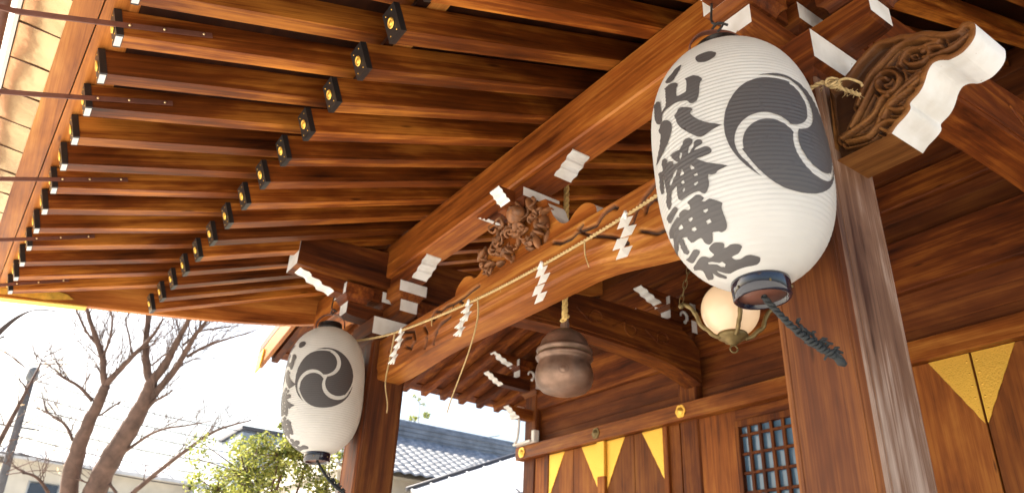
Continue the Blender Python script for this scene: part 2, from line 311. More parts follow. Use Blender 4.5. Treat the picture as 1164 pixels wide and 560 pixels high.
# ================================================================== setting
def sheet(name, x0, x1, y0, y1, zabs, mat, kind='structure', seg=1):
    m = MB(); m.add([(x0, y0, zabs-ZO), (x1, y0, zabs-ZO), (x1, y1, zabs-ZO), (x0, y1, zabs-ZO)], [(0, 1, 2, 3)])
    return tag(m.build(name, mat), kind=kind)
GROUND = plain('pale_gravel', (0.46, 0.43, 0.38), 0.9, var=0.18, vscale=2, bump=.6, bscale=60)
def paving():
    m, N, L, B = newmat('granite_paving')
    tc = N.new('ShaderNodeTexCoord'); br = N.new('ShaderNodeTexBrick')
    br.inputs['Scale'].default_value = 1.1; br.inputs['Mortar Size'].default_value = 0.012
    br.inputs['Color1'].default_value = (0.58, 0.545, 0.48, 1); br.inputs['Color2'].default_value = (0.50, 0.47, 0.41, 1)
    br.inputs['Mortar'].default_value = (0.22, 0.2, 0.17, 1)
    L.new(tc.outputs['Object'], br.inputs[0]); L.new(br.outputs[0], B.inputs['Base Color'])
    B.inputs['Roughness'].default_value = 0.75; return m
sheet('ground', -400, 400, -400, 400, 0, GROUND)
sheet('path', -9, 3.5, -14, 6.0, 0.004, paving())

# ================================================================== shrine porch
porch = thing('shrine_porch', (-3.85, 2.675, -1.6),
    'timber shrine porch on two square pillars with carved lintel and two tiers of rafters', 'porch')
XC = -3.87                       # middle between the pillars
XN, XF, YP = -1.61, -6.13, 2.675 # pillar centres
PW = 0.175
def dskew(x): return 0.045 * (min(x, -2.785) + 2.785)

# pillars -------------------------------------------------------------
def pillar(cx, cy, hw, z0, z1, parent, mats, sidemat=None, ch=0.022):
    m = MB()
    p = [(-hw+ch, -hw), (hw-ch, -hw), (hw-ch*.35, -hw+ch*.35), (hw, -hw+ch), (hw, hw-ch), (hw-ch, hw), (-hw+ch, hw), (-hw, hw-ch), (-hw, -hw+ch), (-hw+ch*.35, -hw+ch*.35)]
    sm = [0, 0, 1, 1, 1, 0, 0, 0, 0, 0]
    m.prism([(cx+a, cy+b) for a, b in p], 2, z0, z1, 0, sidem=sm)
    # shallow bead running inside each arris
    for s_ in (-1, 1):
        m.box(cx+s_*(hw-ch-.018), cx+s_*(hw-ch-.010), cy-hw-.0035, cy-hw+.01, z0+.01, z1-.01, 0, bev=.002)
        m.box(cx+hw-.01, cx+hw+.0035, cy+s_*(hw-ch-.018), cy+s_*(hw-ch-.010), z0+.01, z1-.01, 1, bev=.002)
    return m.build('pillar', mats, parent)
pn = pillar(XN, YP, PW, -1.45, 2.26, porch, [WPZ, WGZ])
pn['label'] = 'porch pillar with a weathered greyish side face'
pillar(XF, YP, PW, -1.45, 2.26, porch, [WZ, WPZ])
for cx in (XN, XF):
    m = MB(); m.prism([(cx-.3, YP-.3), (cx+.3, YP-.3), (cx+.3, YP+.3), (cx-.3, YP+.3)], 2, -1.6, -1.47); m.box(cx-.24, cx+.24, YP-.24, YP+.24, -1.472, -1.44, bev=.01)
    m.build('stone_base', STONE, porch)

# carved lintel (rainbow beam) -----------------------------------------
KSW = [[(-3.407,2.235),(-3.33,2.2),(-3.221,2.19),(-3.15,2.21),(-3.063,2.19),(-2.98,2.18),(-2.946,2.21),(-2.897,2.235),(-2.832,2.24),(-2.802,2.216)],
 [(-3.15,2.21),(-3.047,2.136),(-2.948,2.093),(-2.853,2.049),(-2.763,1.993),(-2.734,1.965),(-2.779,1.977)],
 [(-3.115,2.24),(-3.157,2.225),(-3.115,2.19)],
 [(-2.671,2.07),(-2.639,2.126),(-2.564,2.187),(-2.491,2.222),(-2.407,2.235),(-2.32,2.21),(-2.28,2.14),(-2.31,2.06),(-2.38,2.02)],
 [(-2.745,2.097),(-2.719,2.056),(-2.671,2.07)],[(-2.617,1.989),(-2.51,1.932),(-2.416,1.926),(-2.3,1.94),(-2.2,2.0)],
 [(-2.569,2.083),(-2.553,2.122),(-2.496,2.141),(-2.443,2.105),(-2.432,2.066)],[(-2.2,1.99),(-2.12,2.06),(-2.1,2.15),(-2.02,2.2)]]
KSWL = [[(-4.95,2.24),(-4.853,2.21),(-4.772,2.225),(-4.658,2.21),(-4.5,2.215),(-4.374,2.235),(-4.299,2.238)],
 [(-4.658,2.21),(-4.677,2.17),(-4.788,2.165)],[(-4.578,2.21),(-4.518,2.17)],[(-4.95,2.24),(-5.02,2.2),(-4.96,2.17),(-4.88,2.19)],
 [(-5.74,2.12),(-5.664,2.21),(-5.5,2.225),(-5.3,2.17),(-5.25,2.08),(-5.33,2.03),(-5.42,2.07)],
 [(-4.973,1.958),(-4.936,2.04),(-4.833,2.10),(-4.695,2.115)],[(-5.74,2.0),(-5.6,2.09),(-5.45,2.15),(-5.33,2.13)],[(-5.1,1.98),(-5.05,2.08),(-5.12,2.16)]]
def arris(x):
    x = np.asarray(x, float)
    s_ = np.clip((x+3.25)/.95, 0, 1); s_ = s_*s_*(3-2*s_)
    r_ = np.clip((-4.9-x)/.9, 0, 1); r_ = r_*r_*(3-2*r_)
    return 1.965 - .125*s_ - .05*r_
def lintel():
    m = MB(); xs = np.linspace(XF+PW-.01, XN-PW+.01, 620); top = 2.28; nv = 62
    X, V = np.meshgrid(xs, np.linspace(0, 1, nv)); Z = top + (arris(X)-top)*V
    d = seg_dist(X, Z, [[(a, b) for a, b in l] for l in (KSW+KSWL)])
    Y = np.full(X.shape, 2.56)
    Y += 0.024*np.exp(-(d/0.011)**2)                       # engraved swirls
    low = Z - arris(X)                                      # stepped "eyebrow" near the lower arris
    Y += 0.016/(1+np.exp((low-0.075)/0.003)); Y += 0.010*np.exp(-((low-0.082)/0.006)**2)
    Y += 0.02*np.clip(1-(top-Z)/0.012, 0, 1) + 0.012*np.clip(1-low/0.012, 0, 1)
    vs = np.stack([X.ravel(), Y.ravel(), Z.ravel()], 1); n = len(xs)
    fs = [(j*n+i, j*n+i+1, (j+1)*n+i+1, (j+1)*n+i) for j in range(nv-1) for i in range(n-1)]
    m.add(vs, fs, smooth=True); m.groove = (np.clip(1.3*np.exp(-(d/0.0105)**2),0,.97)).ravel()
    ax = arris(xs)                                          # underside, back and top
    rows = [(2.588, 0), (2.60, -.004), (2.79, -.004), (2.80, .006)]
    vs = []; 
    for y, dz in rows: vs += [(x, y, a+dz) for x, a in zip(xs, ax)]
    vs += [(x, 2.80, top) for x in xs] + [(x, 2.58, top) for x in xs]
    fs = [(j*n+i, j*n+i+1, (j+1)*n+i+1, (j+1)*n+i) for j in range(5) for i in range(n-1)]
    m.add(vs, fs)
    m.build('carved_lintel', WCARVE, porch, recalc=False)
lintel()

# carved nose ends (kibana) --------------------------------------------
KIB = [(-1.44,1.831),(-1.409,2.2),(-1.328,2.215),(-1.266,2.255),(-1.193,2.288),(-1.15,2.29),(-1.108,2.272),(-1.067,2.259),(-1.02,2.229),(-0.972,2.209),(-0.909,2.155),(-0.865,2.136),(-0.843,2.149),(-0.817,2.138),(-0.802,2.113),(-0.807,2.078),(-0.819,2.055),(-0.84,2.036),(-0.872,2.02),(-0.908,2.019),(-0.925,2.023),(-0.951,2.04),(-0.979,2.043),(-1.002,2.021),(-1.018,1.992),(-1.033,1.968),(-1.055,1.946),(-1.081,1.932),(-1.096,1.921),(-1.099,1.896),(-1.125,1.874),(-1.161,1.855),(-1.19,1.831)]
KW = [[(-1.35,1.959),(-1.313,2.002),(-1.257,2.067),(-1.204,2.124),(-1.167,2.133),(-1.131,2.108),(-1.119,2.067),(-1.139,2.032),(-1.174,2.03),(-1.203,2.057),(-1.21,2.094),(-1.192,2.111),(-1.167,2.099)],[(-1.247,1.899),(-1.209,1.956),(-1.161,1.99),(-1.103,2.016),(-1.048,2.028),(-1.024,2.02)],[(-1.214,1.927),(-1.171,1.972),(-1.119,1.987),(-1.075,1.991),(-1.056,1.962),(-1.074,1.935),(-1.115,1.922),(-1.159,1.933),(-1.186,1.966),(-1.169,1.987),(-1.136,1.982)],[(-1.1,2.128),(-1.072,2.167),(-1.033,2.163),(-0.988,2.131),(-0.99,2.092),(-1.024,2.084),(-1.065,2.104),(-1.08,2.13)],[(-1.304,2.047),(-1.243,2.142),(-1.163,2.189),(-1.088,2.22),(-1.013,2.198),(-0.937,2.135)],[(-1.008,2.097),(-0.949,2.079),(-0.889,2.076),(-0.827,2.092)],[(-1.38,1.90),(-1.293,1.878),(-1.247,1.899),(-1.199,1.902),(-1.158,1.871),(-1.17,1.852),(-1.208,1.856),(-1.23,1.881)],[(-1.088,2.023),(-1.047,2.035),(-1.013,2.044)],[(-1.087,1.998),(-1.049,2.01),(-1.018,2.021)],[(-1.011,2.147),(-0.973,2.144),(-0.945,2.129)],[(-1.008,2.129),(-0.97,2.126),(-0.937,2.106)],[(-1.4,1.93),(-1.323,1.944),(-1.248,1.964),(-1.204,2.017),(-1.176,2.016)]]
KW = [[tuple(p[::2] if len(p) > 2 else p) for p in [(v.x, v.y) for v in catmull([(a, b, 0) for a, b in l], 5)]] for l in KW]
def kibana(mirror):
    poly = [(v.x, v.y) for v in catmull([(a, b, 0) for a, b in KIB[1:]], 3)]
    poly = [KIB[0]] + poly
    n = len(poly); g = 0.0038
    gx, gz = np.meshgrid(np.arange(-1.44, -.79, g), np.arange(1.82, 2.31, g)); gx = gx.ravel(); gz = gz.ravel()
    de = seg_dist(gx, gz, [poly + [poly[0]]]); ok = inside(gx, gz, poly) & (de > g*.6)
    pts = [Vector(p) for p in poly] + [Vector((a, b)) for a, b in zip(gx[ok], gz[ok])]
    r = delaunay_2d_cdt(pts, [], [list(range(n))], 1, 1e-7)
    P = np.array([(p.x, p.y) for p in r[0]])
    de = seg_dist(P[:, 0], P[:, 1], [poly[1:]]); dw = seg_dist(P[:, 0], P[:, 1], KW)
    ins = np.clip((de-0.020)/0.008, 0, 1); ins = ins*ins*(3-2*ins)
    sm_ = lambda v: v*v*(3-2*v)
    rel = sm_(np.clip(1-(dw-.005)/.006, 0, 1)) + .6*sm_(np.clip(1-(np.abs(dw-.024)-.002)/.005, 0, 1))
    Y = 2.56 + ins*0.046*(1-np.clip(rel, 0, 1)*.92)
    Y += 0.006*np.clip(1-de/0.006, 0, 1)
    f = (lambda x: 2*XC-x) if mirror else (lambda x: x)
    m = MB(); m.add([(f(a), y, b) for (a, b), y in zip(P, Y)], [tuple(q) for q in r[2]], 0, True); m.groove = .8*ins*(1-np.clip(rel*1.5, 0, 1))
    back = 2.79
    for i in range(n):
        j = (i+1) % n; a, b = poly[i], poly[j]
        mid = ((a[0]+b[0])/2, (a[1]+b[1])/2)
        white = 1 if (mid[0] > -.845 or (mid[1] < 2.09 and mid[0] > -1.189)) else 0
        m.add([(f(a[0]), 2.566, a[1]), (f(b[0]), 2.566, b[1]), (f(b[0]), back, b[1]), (f(a[0]), back, a[1])], [(0, 1, 2, 3)], white, abs(mid[1]-1.831) > .002)
    m.add([(f(p[0]), back, p[1]) for p in poly], [tuple(range(n))], 0)
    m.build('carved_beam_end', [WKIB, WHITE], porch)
kibana(False); kibana(True)

# brackets --------------------------------------------------------------
def arm_profile(L, z0, z1):
    """boat shaped underside; returns polygon (t,z) and material per edge (ends white)"""
    h = z1-z0
    right = [(L-.16, z0), (L-.07, z0+.004), (L-.02, z0+.012), (L, z0+.022)]
    pts = [(-a, b) for a, b in right[::-1]][0:] 
    poly = [(-L, z1)] + pts + right + [(L, z1)]
    k = len(poly); sm = [0]*k
    sm[0] = 1; sm[k-2] = 1
    return poly, sm
def nose_profile(Lt, Lb, z0, z1):
    """long wooden bolster with a scalloped slanting white end on both sides"""
    q = [(0, 0), (.05, .10), (.13, .18), (.30, .20), (.36, .24), (.38, .36), (.44, .46), (.60, .50), (.66, .54), (.68, .68), (.74, .78), (.90, .82), (1, .92), (1.0, 1)]
    R_ = [(Lb+(Lt-Lb)*a, z0+(z1-z0)*b) for a, b in q]
    poly = [(-a, b) for a, b in R_[::-1]] + R_
    k = len(poly); sm = [1]*(len(R_)-1) + [0] + [1]*(len(R_)-1) + [0]
    return poly, sm
def block(cx, cy, hw, z0, z1, parent, name='small_block', waist=.45, white=()):
    m = MB(); zm = z0 + (z1-z0)*waist; hb = hw*.72
    prof = [(hb, z0), (hb+(hw-hb)*.12, z0+(zm-z0)*.35), (hb+(hw-hb)*.45, z0+(zm-z0)*.75), (hw, zm), (hw, z1-.004), (hw-.004, z1)]
    vs = []
    for r, z in prof: vs += [(cx-r, cy-r, z), (cx+r, cy-r, z), (cx+r, cy+r, z), (cx-r, cy+r, z)]
    fs = []; mats = []
    for i in range(len(prof)-1):
        for k in range(4):
            fs.append((i*4+k, i*4+(k+1) % 4, (i+1)*4+(k+1) % 4, (i+1)*4+k)); mats.append(1 if i == 3 and k in white else 0)
    fs += [(3, 2, 1, 0), tuple(len(vs)-4+k for k in range(4))]; mats += [0, 0]
    b = len(m.v); m.v += vs; m.f += fs; m.m += mats; m.sm += [False]*len(fs)
    return m.build(name, [WX, WHITE], parent)
def bracket(cx, cy, dz, parent, long_t=.83, ynose=True, arm=.44):
    block(cx, cy, .225, 2.235+dz, 2.47+dz, parent, 'bearing_block', .30, (1, 3))
    p, sm = arm_profile(arm, 2.47+dz, 2.60+dz)
    m = MB(); m.prism(p, 1, cy-.085, cy+.085, 0, sidem=sm); m.v = [(v[0]+cx, v[1], v[2]) for v in m.v]
    m.build('bracket_arm', [WX, WHITE], parent)
    m = MB(); m.prism([(cy+a, b-.003) for a, b in p], 0, cx-.083, cx+.083, 0, sidem=sm); m.build('bracket_arm', [WY, WHITE], parent)
    e = arm-.08
    for dx, dy in ((0, 0), (e, 0), (-e, 0), (0, -e), (0, e)):
        block(cx+dx, cy+dy, .135, 2.60+dz, 2.76+dz, parent, white=(1, 3) if dy == 0 else (0, 2), waist=.34)
    p, sm = nose_profile(long_t, long_t-.24, 2.76+dz, 2.905+dz)
    m = MB(); m.prism([(cx+a, b) for a, b in p], 1, cy-.075, cy+.075, 0, sidem=sm); m.build('bracket_nose', [WX, WHITE], parent)
    if ynose:
        p, sm = nose_profile(.92, .58, 2.655+dz, 2.80+dz)
        m = MB(); m.prism([(cy+a, b) for a, b in p], 0, cx-.073, cx+.073, 0, sidem=sm); m.build('bracket_nose', [WY, WHITE], parent)
bracket(XN, YP, 0, porch); bracket(XF, YP, 0, porch)

# frog-leg strut with the carved beast and its small bracket ----------------
def frog():
    m = MB()
    top = [(-4.72,2.283),(-4.70,2.36),(-4.60,2.42),(-4.50,2.40),(-4.44,2.36),(-4.36,2.38),(-4.27,2.48),(-4.21,2.60),(-4.12,2.66),(-3.62,2.66),(-3.53,2.60),(-3.47,2.48),(-3.38,2.38),(-3.30,2.36),(-3.24,2.40),(-3.14,2.42),(-3.04,2.36),(-3.02,2.283)]
    pts = [(v.x, v.y) for v in catmull([(a, b, 0) for a, b in top], 3)]
    n = len(pts); sm = []
    for i in range(n):
        x = (pts[i][0] + pts[(i+1) % n][0])/2; z = (pts[i][1]+pts[(i+1) % n][1])/2
        sm.append(1 if (-3.10 < x and z > 2.3) or (-3.52 < x < -3.36) or (x < -4.64 and z > 2.3) or (-4.38 < x < -4.24) and z > 2.3 else 0)
    m.prism(pts, 1, 2.60, 2.74, 0, sidem=sm)
    m.build('frog_leg_strut', [WPX, WHITE], porch)
    # beast carved in deep relief: curled limbs, scales and leaves
    c = MB(); rg = random.Random(11)
    def blob(x, y, z, rx, ry, rz, ang=0):
        pr = [(math.sin(math.pi*i/8), -math.cos(math.pi*i/8)) for i in range(9)]
        M_ = Matrix.Rotation(ang, 3, 'Y') @ Matrix.Diagonal((rx, ry, rz))
        c.lathe([(r, zz) for r, zz in pr], (x, y, z), 10, 0, M_)
    for i in range(48):
        x = rg.uniform(-4.30, -3.45); z = rg.uniform(2.31, 2.66)
        if abs(x+3.88) > .30 and z > 2.5: z -= .12
        blob(x, 2.585+rg.uniform(-.04, .02), z, rg.uniform(.03, .065), rg.uniform(.02, .05), rg.uniform(.012, .026), rg.uniform(0, 3.1))
    for i in range(34):
        x = rg.uniform(-4.32, -3.45); z = rg.uniform(2.30, 2.66)
        if abs(x+3.88) > .30 and z > 2.5: z -= .12
        a = rg.uniform(0, 6.28); k = rg.choice((-1, 1)); r0 = rg.uniform(.02, .07); rw = rg.uniform(.011, .02)
        pts_ = [(x+math.cos(a+k*t*.5)*r0*(1-t*.09), 2.545+.012*math.sin(t)-rg.uniform(0, .008), z+math.sin(a+k*t*.5)*r0*(1-t*.09)) for t in range(9)]
        c.tube(pts_, [rw*(1-t*.09) for t in range(9)], 6)
    blob(-3.80, 2.53, 2.60, .085, .075, .07, .3); blob(-3.72, 2.49, 2.575, .05, .05, .035, .5)   # head and muzzle
    for dx in (-.05, .03): c.tube([(-3.80+dx, 2.53, 2.65), (-3.83+dx, 2.52, 2.70), (-3.87+dx, 2.53, 2.725)], [.016, .011, .004], 6)
    c.build('carved_beast', plain('carved_wood', (0.21, 0.085, 0.03), .6, var=.5, vscale=16), porch)
    block(XC, YP, .16, 2.66, 2.79, porch, 'bearing_block', white=(1, 3))
    p, smm = nose_profile(.60, .40, 2.792, 2.905)
    mm = MB(); mm.prism([(XC+a, b) for a, b in p], 1, YP-.075, YP+.075, 0, sidem=smm); mm.build('bracket_nose', [WX, WHITE], porch)
    mm = MB(); p, smm = nose_profile(.30, .20, 2.70, 2.79); mm.prism([(YP+a, b) for a, b in p], 0, XC-.06, XC+.06, 0, sidem=smm); mm.build('bracket_nose', [WY, WHITE], porch)
frog()

# purlin over the pillars --------------------------------------------------
m = MB(); m.box(-7.86, .15, 2.55, 2.80, 2.905, 3.262, faces={(0, 1): 1, (0, -1): 1}, bev=.012)
m.build('purlin', [WPX, WHITE], porch)
# curved tie beams running back to the hall --------------------------------
def tie(cx):
    bot = [(1.70, 2.79), (2.2, 2.79), (3.2, 2.81), (4.0, 2.90), (4.75, 2.95), (5.6, 2.95), (6.15, 2.92), (6.5, 2.86), (6.80, 2.76)]
    top = [(6.80, 3.20), (6.6, 3.36), (6.35, 3.43), (6.0, 3.46), (5.4, 3.45), (4.7, 3.38), (3.6, 3.24), (2.9, 3.19), (2.3, 3.14), (1.70, 3.09)]
    pts = [(v.x, v.y) for v in catmull([(a, b, 0) for a, b in bot], 4)] + [(v.x, v.y) for v in catmull([(a, b, 0) for a, b in top], 4)]
    sm = [0]*len(pts); sm[-1] = 1
    m = MB(); m.prism(pts, 0, cx-.135, cx+.135, 0, sidem=sm)
    # raised moulding along the lower edge
    mb = [(y, z) for y, z in pts[:33]]
    m.tube([(cx+.135, y, z+.05) for y, z in mb[8:]], .012, 6)
    m.tube([(cx-.135, y, z+.05) for y, z in mb[8:]], .012, 6)
    for k in range(3):
        yc = 5.15+k*.52; zc = 3.19; sg = 1 if k % 2 else -1
        m.tube(catmull([(cx+.137, yc-.30, zc-.05*sg), (cx+.137, yc-.12, zc+.06*sg)]+[(cx+.137, yc+.12*math.cos(a*.7+2.6)*(1-a*.085), zc+sg*.12*math.sin(a*.7+2.6)*(1-a*.085)) for a in range(9)], 3), .011, 6)
    m.build('curved_tie_beam', [WY, WHITE], porch)
tie(XF); tie(XN)

# rafters --------------------------------------------------------------------
S_IN, S_OUT = 0.403, 0.345
def rafter_mesh(y0, z0, slope, y1, hw, h, capname):
    L_ = math.hypot(1, slope); nx, nz = -slope/L_*h, 1/L_*h
    m = MB(); z1 = z0+slope*(y1-y0)
    m.prism([(y0, z0), (y1, z1), (y1+nx, z1+nz), (y0+nx, z0+nz)], 0, -hw, hw)
    return m
def cap_mesh(y0, z0, slope, hw, h, t=.03):
    L_ = math.hypot(1, slope); ux, uz = 1/L_, slope/L_; nx, nz = -slope/L_, 1/L_
    e = .0045
    def P(a, b): return (y0+ux*a+nx*b, z0+uz*a+nz*b)
    m = MB(); m.prism([P(-e, -e*.2), P(t, -e*.2), P(t, h+e), P(-e, h+e)], 0, -hw-e, hw+e)
    # black sleeve, pale bevelled underside plate
    w_ = MB(); w_.prism([P(-e, -e*.2-.003), P(t-.004, -e*.2-.003), P(t-.004, -e*.2), P(-e, -e*.2)], 0, -hw*.8, hw*.8)
    g = MB()
    c = P(-e-.004, h*.5)
    ring = []
    M_ = Matrix(((1, 0, 0), (0, nx, -ux), (0, nz, -uz)))
    g.lathe([(0.001, .006), (.012, .006), (.014, .002), (.020, .002), (.023, .005), (.027, .005), (.029, 0)], (0, c[0], c[1]), 16, 0, Matrix(((1, 0, 0), (0, nx, -ux), (0, nz, -uz))))
    for a, b in ((-hw*.55, h*.86), (hw*.55, h*.86), (-hw*.55, h*.14), (hw*.55, h*.14)):
        q = P(-e-.002, b); g.lathe([(.001, .002), (.003, .002), (.004, 0)], (a, q[0], q[1]), 8, 0, M_)
    return m, w_, g
NI0, NI1 = -8, 13
idx = list(range(NI0, NI1+1))
rx = lambda i: -2.785 - 0.3648*i
BARS = {2, 4, 7, 10, 13, -1, -4, -7}
def place(src, x, d, s, first):
    o = src if first else src.copy()
    if not first: COL.objects.link(o)
    o.location = (x, d, s*d); return o
for tier, (y0, z0, sl_, y1, hw, h) in enumerate(((1.062, 2.663, S_IN, 7.0, .060, .160), (-.067, 2.53, S_OUT, 1.95, .052, .145))):
    px_ = porch.location.x
    base = MB(); base = rafter_mesh(y0, z0, sl_, y1, hw, h, '')
    base.v = [(v[0]+px_, v[1], v[2]) for v in base.v]
    r0 = base.build('rafter', WYP, porch)
    a, b_, g = cap_mesh(y0, z0, sl_, hw, h)
    kids = []
    for mb_, nm, mt in filter(None, ((a, 'end_cap', BLACKM), (b_, 'cap_sole', WHITE) if tier else None, (g, 'gold_emblem', GOLD))):
        mb_.v = [(v[0]+px_, v[1], v[2]) for v in mb_.v]
        k = mb_.build(nm, mt, porch); k.parent = r0; kids.append(k)
    for n_, i in enumerate(idx):
        r = r0 if n_ == 0 else r0.copy()
        if n_: COL.objects.link(r)
        d = dskew(rx(i)) * (1.0 if tier == 0 else 1.1)
        r.location = (rx(i)-px_, d, sl_*d)
        for k in kids:
            if n_:
                c = k.copy(); COL.objects.link(c); c.parent = r
    if tier == 1: OUTER = (y0, z0, sl_, hw, h)

# gutter brackets: flat iron bars bolted to the rafters
bm_ = MB(); px_ = porch.location.x
prof = []
x0b = .060; x1b = .068
path = [(.34, 2.745), (-.10, 2.572), (-.42, 2.450), (-.49, 2.428), (-.56, 2.42), (-.62, 2.44), (-.645, 2.49), (-.64, 2.54)]
pth = [(v.x, v.y) for v in catmull([(a, b, 0) for a, b in path], 5)]
up = []; dn = []
for i, p in enumerate(pth):
    q0 = pth[max(i-1, 0)]; q1 = pth[min(i+1, len(pth)-1)]; t = Vector((q1[0]-q0[0], q1[1]-q0[1])).normalized(); nrm = Vector((-t.y, t.x))*.014
    up.append((p[0]+nrm.x, p[1]+nrm.y)); dn.append((p[0]-nrm.x, p[1]-nrm.y))
bm_.prism(up+dn[::-1], 0, x0b, x1b); bm_.v = [(v[0]+px_, v[1], v[2]) for v in bm_.v]
bar0 = bm_.build('gutter_bracket', BARM, porch)
bolts = []
for (y, z) in ((.30, 2.73), (.12, 2.659), (-.03, 2.60)):
    bb = MB(); bb.lathe([(.001, .006), (.006, .005), (.0075, 0)], (x1b+px_, y, z), 10, 0, Matrix(((0, 0, 1), (0, 1, 0), (1, 0, 0))))
    bolt0 = bb.build('bolt', BOLT, porch); bolt0.parent = bar0; bolts.append(bolt0)
first = True
for i in sorted(BARS):
    r = bar0 if first else bar0.copy()
    if not first: COL.objects.link(r); [ (lambda c: (COL.objects.link(c), setattr(c, 'parent', r)))(b.copy()) for b in bolts ]
    first = False
    d = dskew(rx(i))*1.1; r.location = (rx(i)-px_, d, S_OUT*d)

# roof boarding over the rafters
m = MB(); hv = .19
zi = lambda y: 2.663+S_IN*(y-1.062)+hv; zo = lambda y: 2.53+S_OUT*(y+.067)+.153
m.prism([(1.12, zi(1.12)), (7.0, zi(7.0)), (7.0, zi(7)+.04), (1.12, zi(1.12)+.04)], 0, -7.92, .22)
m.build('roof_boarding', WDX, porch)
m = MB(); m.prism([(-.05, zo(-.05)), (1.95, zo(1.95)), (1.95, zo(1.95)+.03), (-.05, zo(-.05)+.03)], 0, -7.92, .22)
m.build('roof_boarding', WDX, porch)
def sweep(name, sec, mat, mi=0, xs=None, k=1.1, zs=S_OUT, mats=None):
    m = MB(); xs = xs or [.22, -2.785] + [-2.785-.5115*i for i in range(1, 11)]
    n = len(sec); vs = []
    for x in xs:
        d = dskew(x)*k; vs += [(x, y+d, z+zs*d) for y, z in sec]
    fs = [(i*n+j, i*n+(j+1) % n, (i+1)*n+(j+1) % n, (i+1)*n+j) for i in range(len(xs)-1) for j in range(n)]
    fs += [tuple(range(n)), tuple((len(xs)-1)*n+j for j in range(n))]
    m.add(vs, fs); return m.build(name, mat, porch)
sweep('rafter_batten', [(1.19, 2.900), (1.30, 2.945), (1.30, 3.0), (1.19, 2.985)], WXP, k=1.0, zs=S_IN)
sweep('eave_board', [(.28, 2.806), (-.04, 2.699), (-.165, 2.674), (-.17, 2.78), (-.04, 2.80), (.28, 2.87)], WXP)
sweep('eave_board', [(-.172, 2.695), (-.295, 2.690), (-.305, 2.80), (-.172, 2.80)], WXP)
SEAM = plain('seam_dark_copper', (0.12, 0.06, 0.04), .5, .6)
# copper lining of the eave, in overlapping sheets, and its drip edge
xs_ = [.2-.345*i for i in range(24)]
for i in range(23):
    a, b_ = xs_[i], xs_[i+1]-.006; dA = dskew(a)*1.1; dB = dskew(b_)*1.1; t = .006*math.sin(i*2.3)
    m = MB(); sk = -.03
    N_ = 7; vs = []
    for u in range(N_):
        for v in range(N_):
            fx = u/(N_-1); fy = v/(N_-1); x = a+(b_-a)*fx + sk*fy; d = dA+(dB-dA)*fx
            vs.append((x, -.298-.200*fy+d, 2.722+.028*fy+.002*math.sin(i*1.7+fx*5+fy*4)+S_OUT*d))
    nn = len(vs); vs += [(x, y, z+.012) for x, y, z in vs]
    fs = [(u*N_+v, (u+1)*N_+v, (u+1)*N_+v+1, u*N_+v+1) for u in range(N_-1) for v in range(N_-1)]
    fs += [tuple(nn+q for q in f[::-1]) for f in fs]
    m.add(vs, fs, smooth=True)
    m.tube([(a+.002, -.298+dA, 2.720+S_OUT*dA), (a+sk+.002, -.498+dA, 2.748+S_OUT*dA)], .0035, 5, 1)
    m.build('copper_panel', [COPPER, SEAM], porch, recalc=False)
sweep('copper_backing', [(-.30, 2.745), (-.51, 2.772), (-.51, 2.82), (-.30, 2.82)], SEAM)
sweep('drip_edge', [(-.500, 2.735), (-.520, 2.732), (-.525, 2.79), (-.505, 2.79)], plain('pale_metal_edge', (.75, .7, .66), .4, .3))
sweep('copper_roofing', [(-.525, 2.79), (-.52, 2.86), (.9, 3.20), (7.0, 5.50), (7.0, 5.46), (.9, 3.13), (-.3, 2.83)], plain('green_copper_roof', (.22, .33, .27), .6, .3, var=.2), k=1)
# gutter
m = MB(); pts = []
gx_ = [.3, -2.785] + [-2.785-.53*i for i in range(1, 11)]
for x in gx_: d = dskew(x)*1.1; pts.append((x, -.562+d, 2.49+S_OUT*d))
m.tube(pts, .055, 20)
m.build('gutter', BARM, porch)

GOLDV = plain('aged_gold_leaf', (0.85, 0.50, 0.08), 0.4, .3, bump=.5, bscale=30, var=.25, vscale=18)
# verge boards at both ends of the porch roof
def verge(x0, x1):
    bot = [(-.53, 2.50), (-.2, 2.545), (.33, 2.62), (1.2, 2.74), (1.9, 2.86), (2.45, 2.98), (3.3, 3.25), (4.6, 3.72), (7.0, 4.66)]
    top = [(7.0, 5.44), (4.6, 4.46), (2.5, 3.62), (1.2, 3.14), (.33, 2.90), (-.2, 2.80), (-.53, 2.76)]
    m = MB(); m.prism([(v.x, v.y) for v in catmull([(a, b, 0) for a, b in bot], 3)]+[(v.x, v.y) for v in catmull([(a, b, 0) for a, b in top], 3)], 0, x0, x1)
    m.build('verge_board', WVG, porch)
verge(-8.0, -7.93); verge(.23, .30)
bot = catmull([(0, -.53, 2.50), (0, -.2, 2.545), (0, .33, 2.62)], 4)
for x0, x1 in ((-8.03, -7.91), (.21, .33)):
    m = MB(); m.prism([(v.y, v.z-.002) for v in bot]+[(v.y, v.z-.016) for v in bot[::-1]], 0, x0, x1); m.build('gilt_edge', GOLD, porch)
m = MB()
q = [(-.52, 2.53), (-.2, 2.565), (-.02, 2.585), (.10, 2.62), (.20, 2.65), (.14, 2.68), (.05, 2.69), (-.02, 2.74), (-.12, 2.73), (-.20, 2.78), (-.35, 2.77), (-.52, 2.79)]
m.prism(q, 0, -7.929, -7.915); m.build('gold_verge_fitting', GOLDV, porch)

